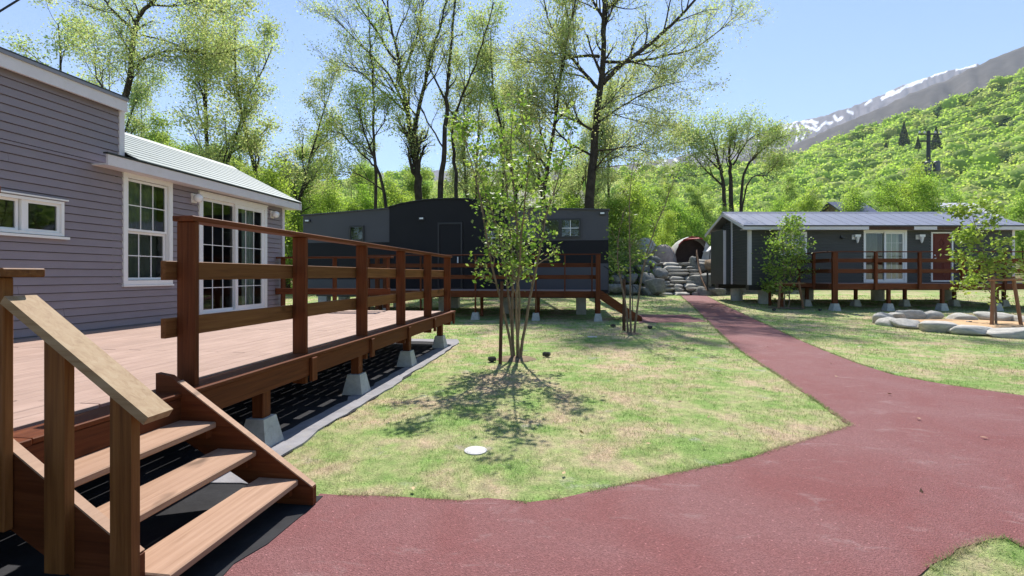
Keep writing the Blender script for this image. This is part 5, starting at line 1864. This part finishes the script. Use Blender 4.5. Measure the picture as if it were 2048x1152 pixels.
T.part('leg', MB().tube([(p.x - .2, 31, TZ), (p.x - .1, 31, TZ + .95)], .025, 6), 'black')
T.part('leg', MB().tube([(p.x + .15, 31.05, TZ), (p.x + .05, 31.05, TZ + 1.05)], .025, 6), 'black')

# ------------------------------------------------------------------ far houses, utility pole, cables
def far_house(px, py_ridge, Y, w, roof, wall, label):
    p = at(px, py_ridge, Y)
    g0 = g_h(Y)
    T = Thing('far_house', label, 'house', (p.x, Y, g0))
    ez_ = p.z - 1.6
    T.part('wall', MB().prism([(-2.6 + Y, g0), (2.6 + Y, g0), (2.6 + Y, ez_), (Y, p.z - .1), (-2.6 + Y, ez_)], 0, p.x - w / 2, p.x + w / 2), wall)
    T.part('roof', MB().prism([(Y - 3.1, ez_ - .3), (Y, p.z), (Y, p.z + .12), (Y - 3.1, ez_ - .18)], 0, p.x - w / 2 - .4, p.x + w / 2 + .4), roof)
    T.part('roof', MB().prism([(Y + 3.1, ez_ - .3), (Y, p.z - .001), (Y, p.z + .119), (Y + 3.1, ez_ - .18)], 0, p.x - w / 2 - .4, p.x + w / 2 + .4), roof)
    o = T.part('window', MB().box(p.x - .6, p.x + .6, Y - 2.66, Y - 2.605, ez_ - 1.4, ez_ - .5), 'vinyl')
far_house(1690, 406, 52, 3.0, 'slate_roof', 'rock_brown', 'distant house with blue slate roof behind the charcoal house')
far_house(1075, 383, 44, 7.5, 'rock_pale', 'rock_brown', 'low tan building glimpsed through the wood behind the arched cabin')
far_house(1905, 408, 50, 3.6, 'trim', 'trim', 'distant white-roofed house among the trees at the hill foot')

PY_ = 45.0
pt = at(1857, 262, PY_)
UP = Thing('utility_pole', 'concrete utility pole with transformer rising from trees at the hill foot', 'utility pole', (pt.x, PY_, g_h(PY_)))
UP.part('pole', MB().tube([(pt.x, PY_, g_h(PY_) - .3), (pt.x, PY_, pt.z)], [.24, .15], 12), 'pole')
for dz, wd in ((.35, 1.1), (1.0, .9), (3.0, .8)):
    UP.part('crossarm', MB().box(pt.x - wd, pt.x + wd, PY_ - .22, PY_ - .12, pt.z - dz - .06, pt.z - dz + .06), 'pole')
for dx in (-1.0, -.5, .5, 1.0):
    UP.part('insulator', MB().lathe([(.05, pt.z - .29), (.08, pt.z - .2), (.04, pt.z - .05)], 8, (pt.x + dx, PY_ - .17)), 'trim')
for dx in (-.38, .42):
    UP.part('transformer', MB().lathe([(.25, pt.z - 3.9), (.28, pt.z - 3.8), (.28, pt.z - 3.05), (.2, pt.z - 2.95)], 12, (pt.x + dx, PY_ - .4)), 'transformer')
def cable(p, q, sag, r_, label, group=None):
    p, q = Vector(p), Vector(q)
    pts = []
    for i in range(25):
        f = i / 24
        v = p.lerp(q, f)
        v.z -= sag * 4 * f * (1 - f)
        pts.append(v - p)
    o = bpy.data.objects.new('power_cable', MB().tube(pts, r_, 5).mesh('power_cable'))
    o.data.materials.append(M['black'])
    o.location = p
    link(o)
    tag(o, label, 'cable', group)
for k, (dx, dz, yy) in enumerate(((-1.0, 0, 168), (-.5, 0, 172), (.5, 0, 180), (.9, -.7, 205))):
    q = at(2200, yy - 60, 34)
    cable((pt.x + dx, PY_ - .17, pt.z - .05 + dz), (q.x + dx, q.y, q.z), .5, .022, 'black power cable strung from the utility pole over the hillside', 'cables of the utility pole')
cable(at(-120, 90, 14), at(140, -70, 16), .1, .03, 'thick black cable crossing the sky above the mauve house')

# ------------------------------------------------------------------ small things on the lawn
def spot(px, py, label, rz=0.2):
    x, y = gnd(px, py)
    z = g_h(y)
    T = Thing('ground_spotlight', label, 'spotlight', (x, y, z))
    c_, s_ = math.cos(rz), math.sin(rz)
    def rot(mb):
        mb.V = [(x + (v[0] - x) * c_ - (v[1] - y) * s_, y + (v[0] - x) * s_ + (v[1] - y) * c_, v[2]) for v in mb.V]
        return mb
    T.part('housing', rot(MB().cbox(x - .065, x + .065, y - .045, y + .045, z + .02, z + .085, .01)), 'black')
    T.part('bracket', rot(MB().box(x - .03, x + .03, y - .02, y + .02, z - .02, z + .02)), 'black')
    T.part('lens', rot(MB().box(x - .05, x + .05, y - .03, y + .035, z + .0855, z + .088)), 'glass')
spot(984, 724, 'black ground spotlight beside the stake of the multi-stemmed tree')
spot(1093, 714, 'black ground spotlight on the open side of the multi-stemmed tree', -.4)
spot(1226, 655, 'black ground spotlight between the cabin stairs and thin tree')
spot(1300, 658, 'black ground spotlight near the red side path', -.3)
spot(1548, 622, 'black ground spotlight on soil toward the red path by the leafy tree')
spot(1640, 622, 'black ground spotlight beside the first deck foot of the charcoal house', .5)
spot(1975, 660, 'black ground spotlight in the sand in front of the maple')
spot(1938, 648, 'black ground spotlight in the sand beside the maple support')
x, y = gnd(951, 902)
T = Thing('drain_cover', 'round pale plastic drain cover set in the lawn', 'drain cover', (x, y, 0))
T.part('rim', MB().lathe([(.094, -.02), (.094, .008), (.086, .011)], 32, (x, y)), 'manhole')
T.part('lid', MB().lathe([(.083, 0), (.083, .010), (.078, .013)], 32, (x, y)), 'manhole')
x, y = gnd(1185, 674)
T = Thing('drain_cover', 'round pale drain cover in the lawn before the dark cabin deck', 'drain cover', (x, y, 0))
T.part('lid', MB().lathe([(.12, -.02), (.12, .008), (.11, .012)], 24, (x, y)), 'manhole')


# ------------------------------------------------------------------ turf blades and litter
def inside(poly, X, Y):
    r_ = np.zeros(len(X), bool)
    n = len(poly)
    for i in range(n):
        x0, y0 = poly[i]
        x1, y1 = poly[(i + 1) % n]
        if y0 == y1: continue
        c_ = ((y0 > Y) != (y1 > Y)) & (X < (x1 - x0) * (Y - y0) / (y1 - y0) + x0)
        r_ ^= c_
    return r_


def turf():
    rr = np.random.RandomState(17)
    Vs, Ts = [], []
    for y0, y1, dens, hh, wd in ((1.2, 4.2, 4200, .021, .0035), (4.2, 7, 1900, .024, .0055), (7, 11, 800, .028, .009), (11, 18, 260, .034, .016), (18, 26, 60, .045, .03)):
        xlo, xhi = -1.15 * y1, 1.2 * y1
        n = int((y1 - y0) * (xhi - xlo) * dens)
        X = rr.uniform(xlo, xhi, n)
        Y = rr.uniform(y0, y1, n)
        k = (np.abs(X) < 1.18 * Y) & ~inside(PATH_NEAR, X, Y) & ~inside(PATH_FAR, X, Y) & ~inside(PATH_BRANCH, X, Y) & ~inside(SHEET, X, Y)
        k &= np.hypot(X - RC[0], Y - RC[1]) > 2.75
        clump = fbm(X * 2.2, Y * 2.2, 99, 3)
        k &= rr.rand(n) < np.clip(.62 + clump * 1.1, .12, 1)
        X, Y = X[k], Y[k]
        n = len(X)
        Z = np.where(Y < 16, 0, .034 * (Y - 16))
        w = rr.uniform(0, 6.283, n)
        h_ = hh * rr.uniform(.5, 1.5, n)
        ln = rr.uniform(.2, 1.3, n) * h_
        la = rr.uniform(0, 6.283, n)
        wx, wy = np.cos(w) * wd * .5, np.sin(w) * wd * .5
        V = np.stack([np.stack([X - wx, Y - wy, Z], 1), np.stack([X + wx, Y + wy, Z], 1), np.stack([X + np.cos(la) * ln, Y + np.sin(la) * ln, Z + h_], 1)], 1)
        Vs.append(V.reshape(-1, 3))
        t = np.ones((n, 3)) * rr.uniform(.7, 1.35, (n, 1))
        t[rr.rand(n) < .3] *= np.array([.75, 1.05, .6])
        Ts.append(np.repeat(t, 3, 0))
    # longer tufts leaning over the path edges
    for poly in (PATH_NEAR[:16], PATH_NEAR[20:], PATH_FAR):
        for (x0, y0), (x1, y1) in zip(poly[:-1], poly[1:]):
            L = math.hypot(x1 - x0, y1 - y0)
            d = max(2.0, math.hypot((x0 + x1) / 2, (y0 + y1) / 2))
            if L > 9: continue
            n = int(L * 900 / max(1, d / 4))
            f = rr.rand(n)
            keep = fbm(f * L * 3 + x0, f * 0 + y0, 5, 3) > -.25
            f = f[keep]
            n = len(f)
            X = x0 + (x1 - x0) * f + rr.normal(0, .014, n)
            Y = y0 + (y1 - y0) * f + rr.normal(0, .014, n)
            Z = np.where(Y < 16, 0, .034 * (Y - 16))
            h_ = rr.uniform(.012, .036, n)
            w, la = rr.uniform(0, 6.283, n), rr.uniform(0, 6.283, n)
            wd = .0035 * max(1, d / 4)
            wx, wy = np.cos(w) * wd * .5, np.sin(w) * wd * .5
            V = np.stack([np.stack([X - wx, Y - wy, Z], 1), np.stack([X + wx, Y + wy, Z], 1), np.stack([X + np.cos(la) * h_, Y + np.sin(la) * h_, Z + h_], 1)], 1)
            Vs.append(V.reshape(-1, 3))
            Ts.append(np.repeat(np.ones((n, 3)) * rr.uniform(.6, 1.2, (n, 1)), 3, 0))
    V = np.concatenate(Vs)
    me = np_mesh('grass', V, np.arange(len(V)).reshape(-1, 3), np.concatenate(Ts))
    me.materials.append(M['blade'])
    o = link(bpy.data.objects.new('grass', me))
    tag(o, 'short patchy grass blades covering the lawn', 'grass', kind='stuff')
    # dry leaves lying about
    n = 260
    X, Y = rr.uniform(-6, 9, n), rr.uniform(2.5, 14, n)
    k = (np.abs(X) < 1.1 * Y) & ~inside(SHEET, X, Y)
    X, Y = X[k], Y[k]
    on = inside(PATH_NEAR, X, Y)
    keep = ~on | (rr.rand(len(X)) < .25)
    X, Y, on = X[keep], Y[keep], on[keep]
    C = np.stack([X, Y, np.where(on, .026, .03)], 1)
    V, F, t = leaf_quads(rr, C, .045, np.ones((len(C), 3)), .85, .55)
    V[:, 2] = np.maximum(V[:, 2], np.repeat(np.where(on, .020, .012), 4))
    me = np_mesh('fallen_leaves', V, F)
    me.materials.append(M['leaf_dry'])
    o = link(bpy.data.objects.new('fallen_leaves', me))
    tag(o, 'dry brown leaves scattered over lawn and path', 'leaves', kind='stuff')
turf()


# ------------------------------------------------------------------ valley air
m = bpy.data.materials.new('valley_air')
m.use_nodes = True
nt = m.node_tree
nt.nodes.remove(nt.nodes['Principled BSDF'])
pv = nt.nodes.new('ShaderNodeVolumePrincipled')
pv.inputs['Color'].default_value = (0.80, 0.88, 1.0, 1)
pv.inputs['Density'].default_value = 0.00011
nt.links.new(pv.outputs[0], nt.nodes['Material Output'].inputs['Volume'])
M['air'] = m
mb = MB().box(-4600, 9500, -60, 4800, -2, 1450)
single('haze', mb, 'air', 'thin blue spring haze filling the valley air', 'haze', kind='stuff')
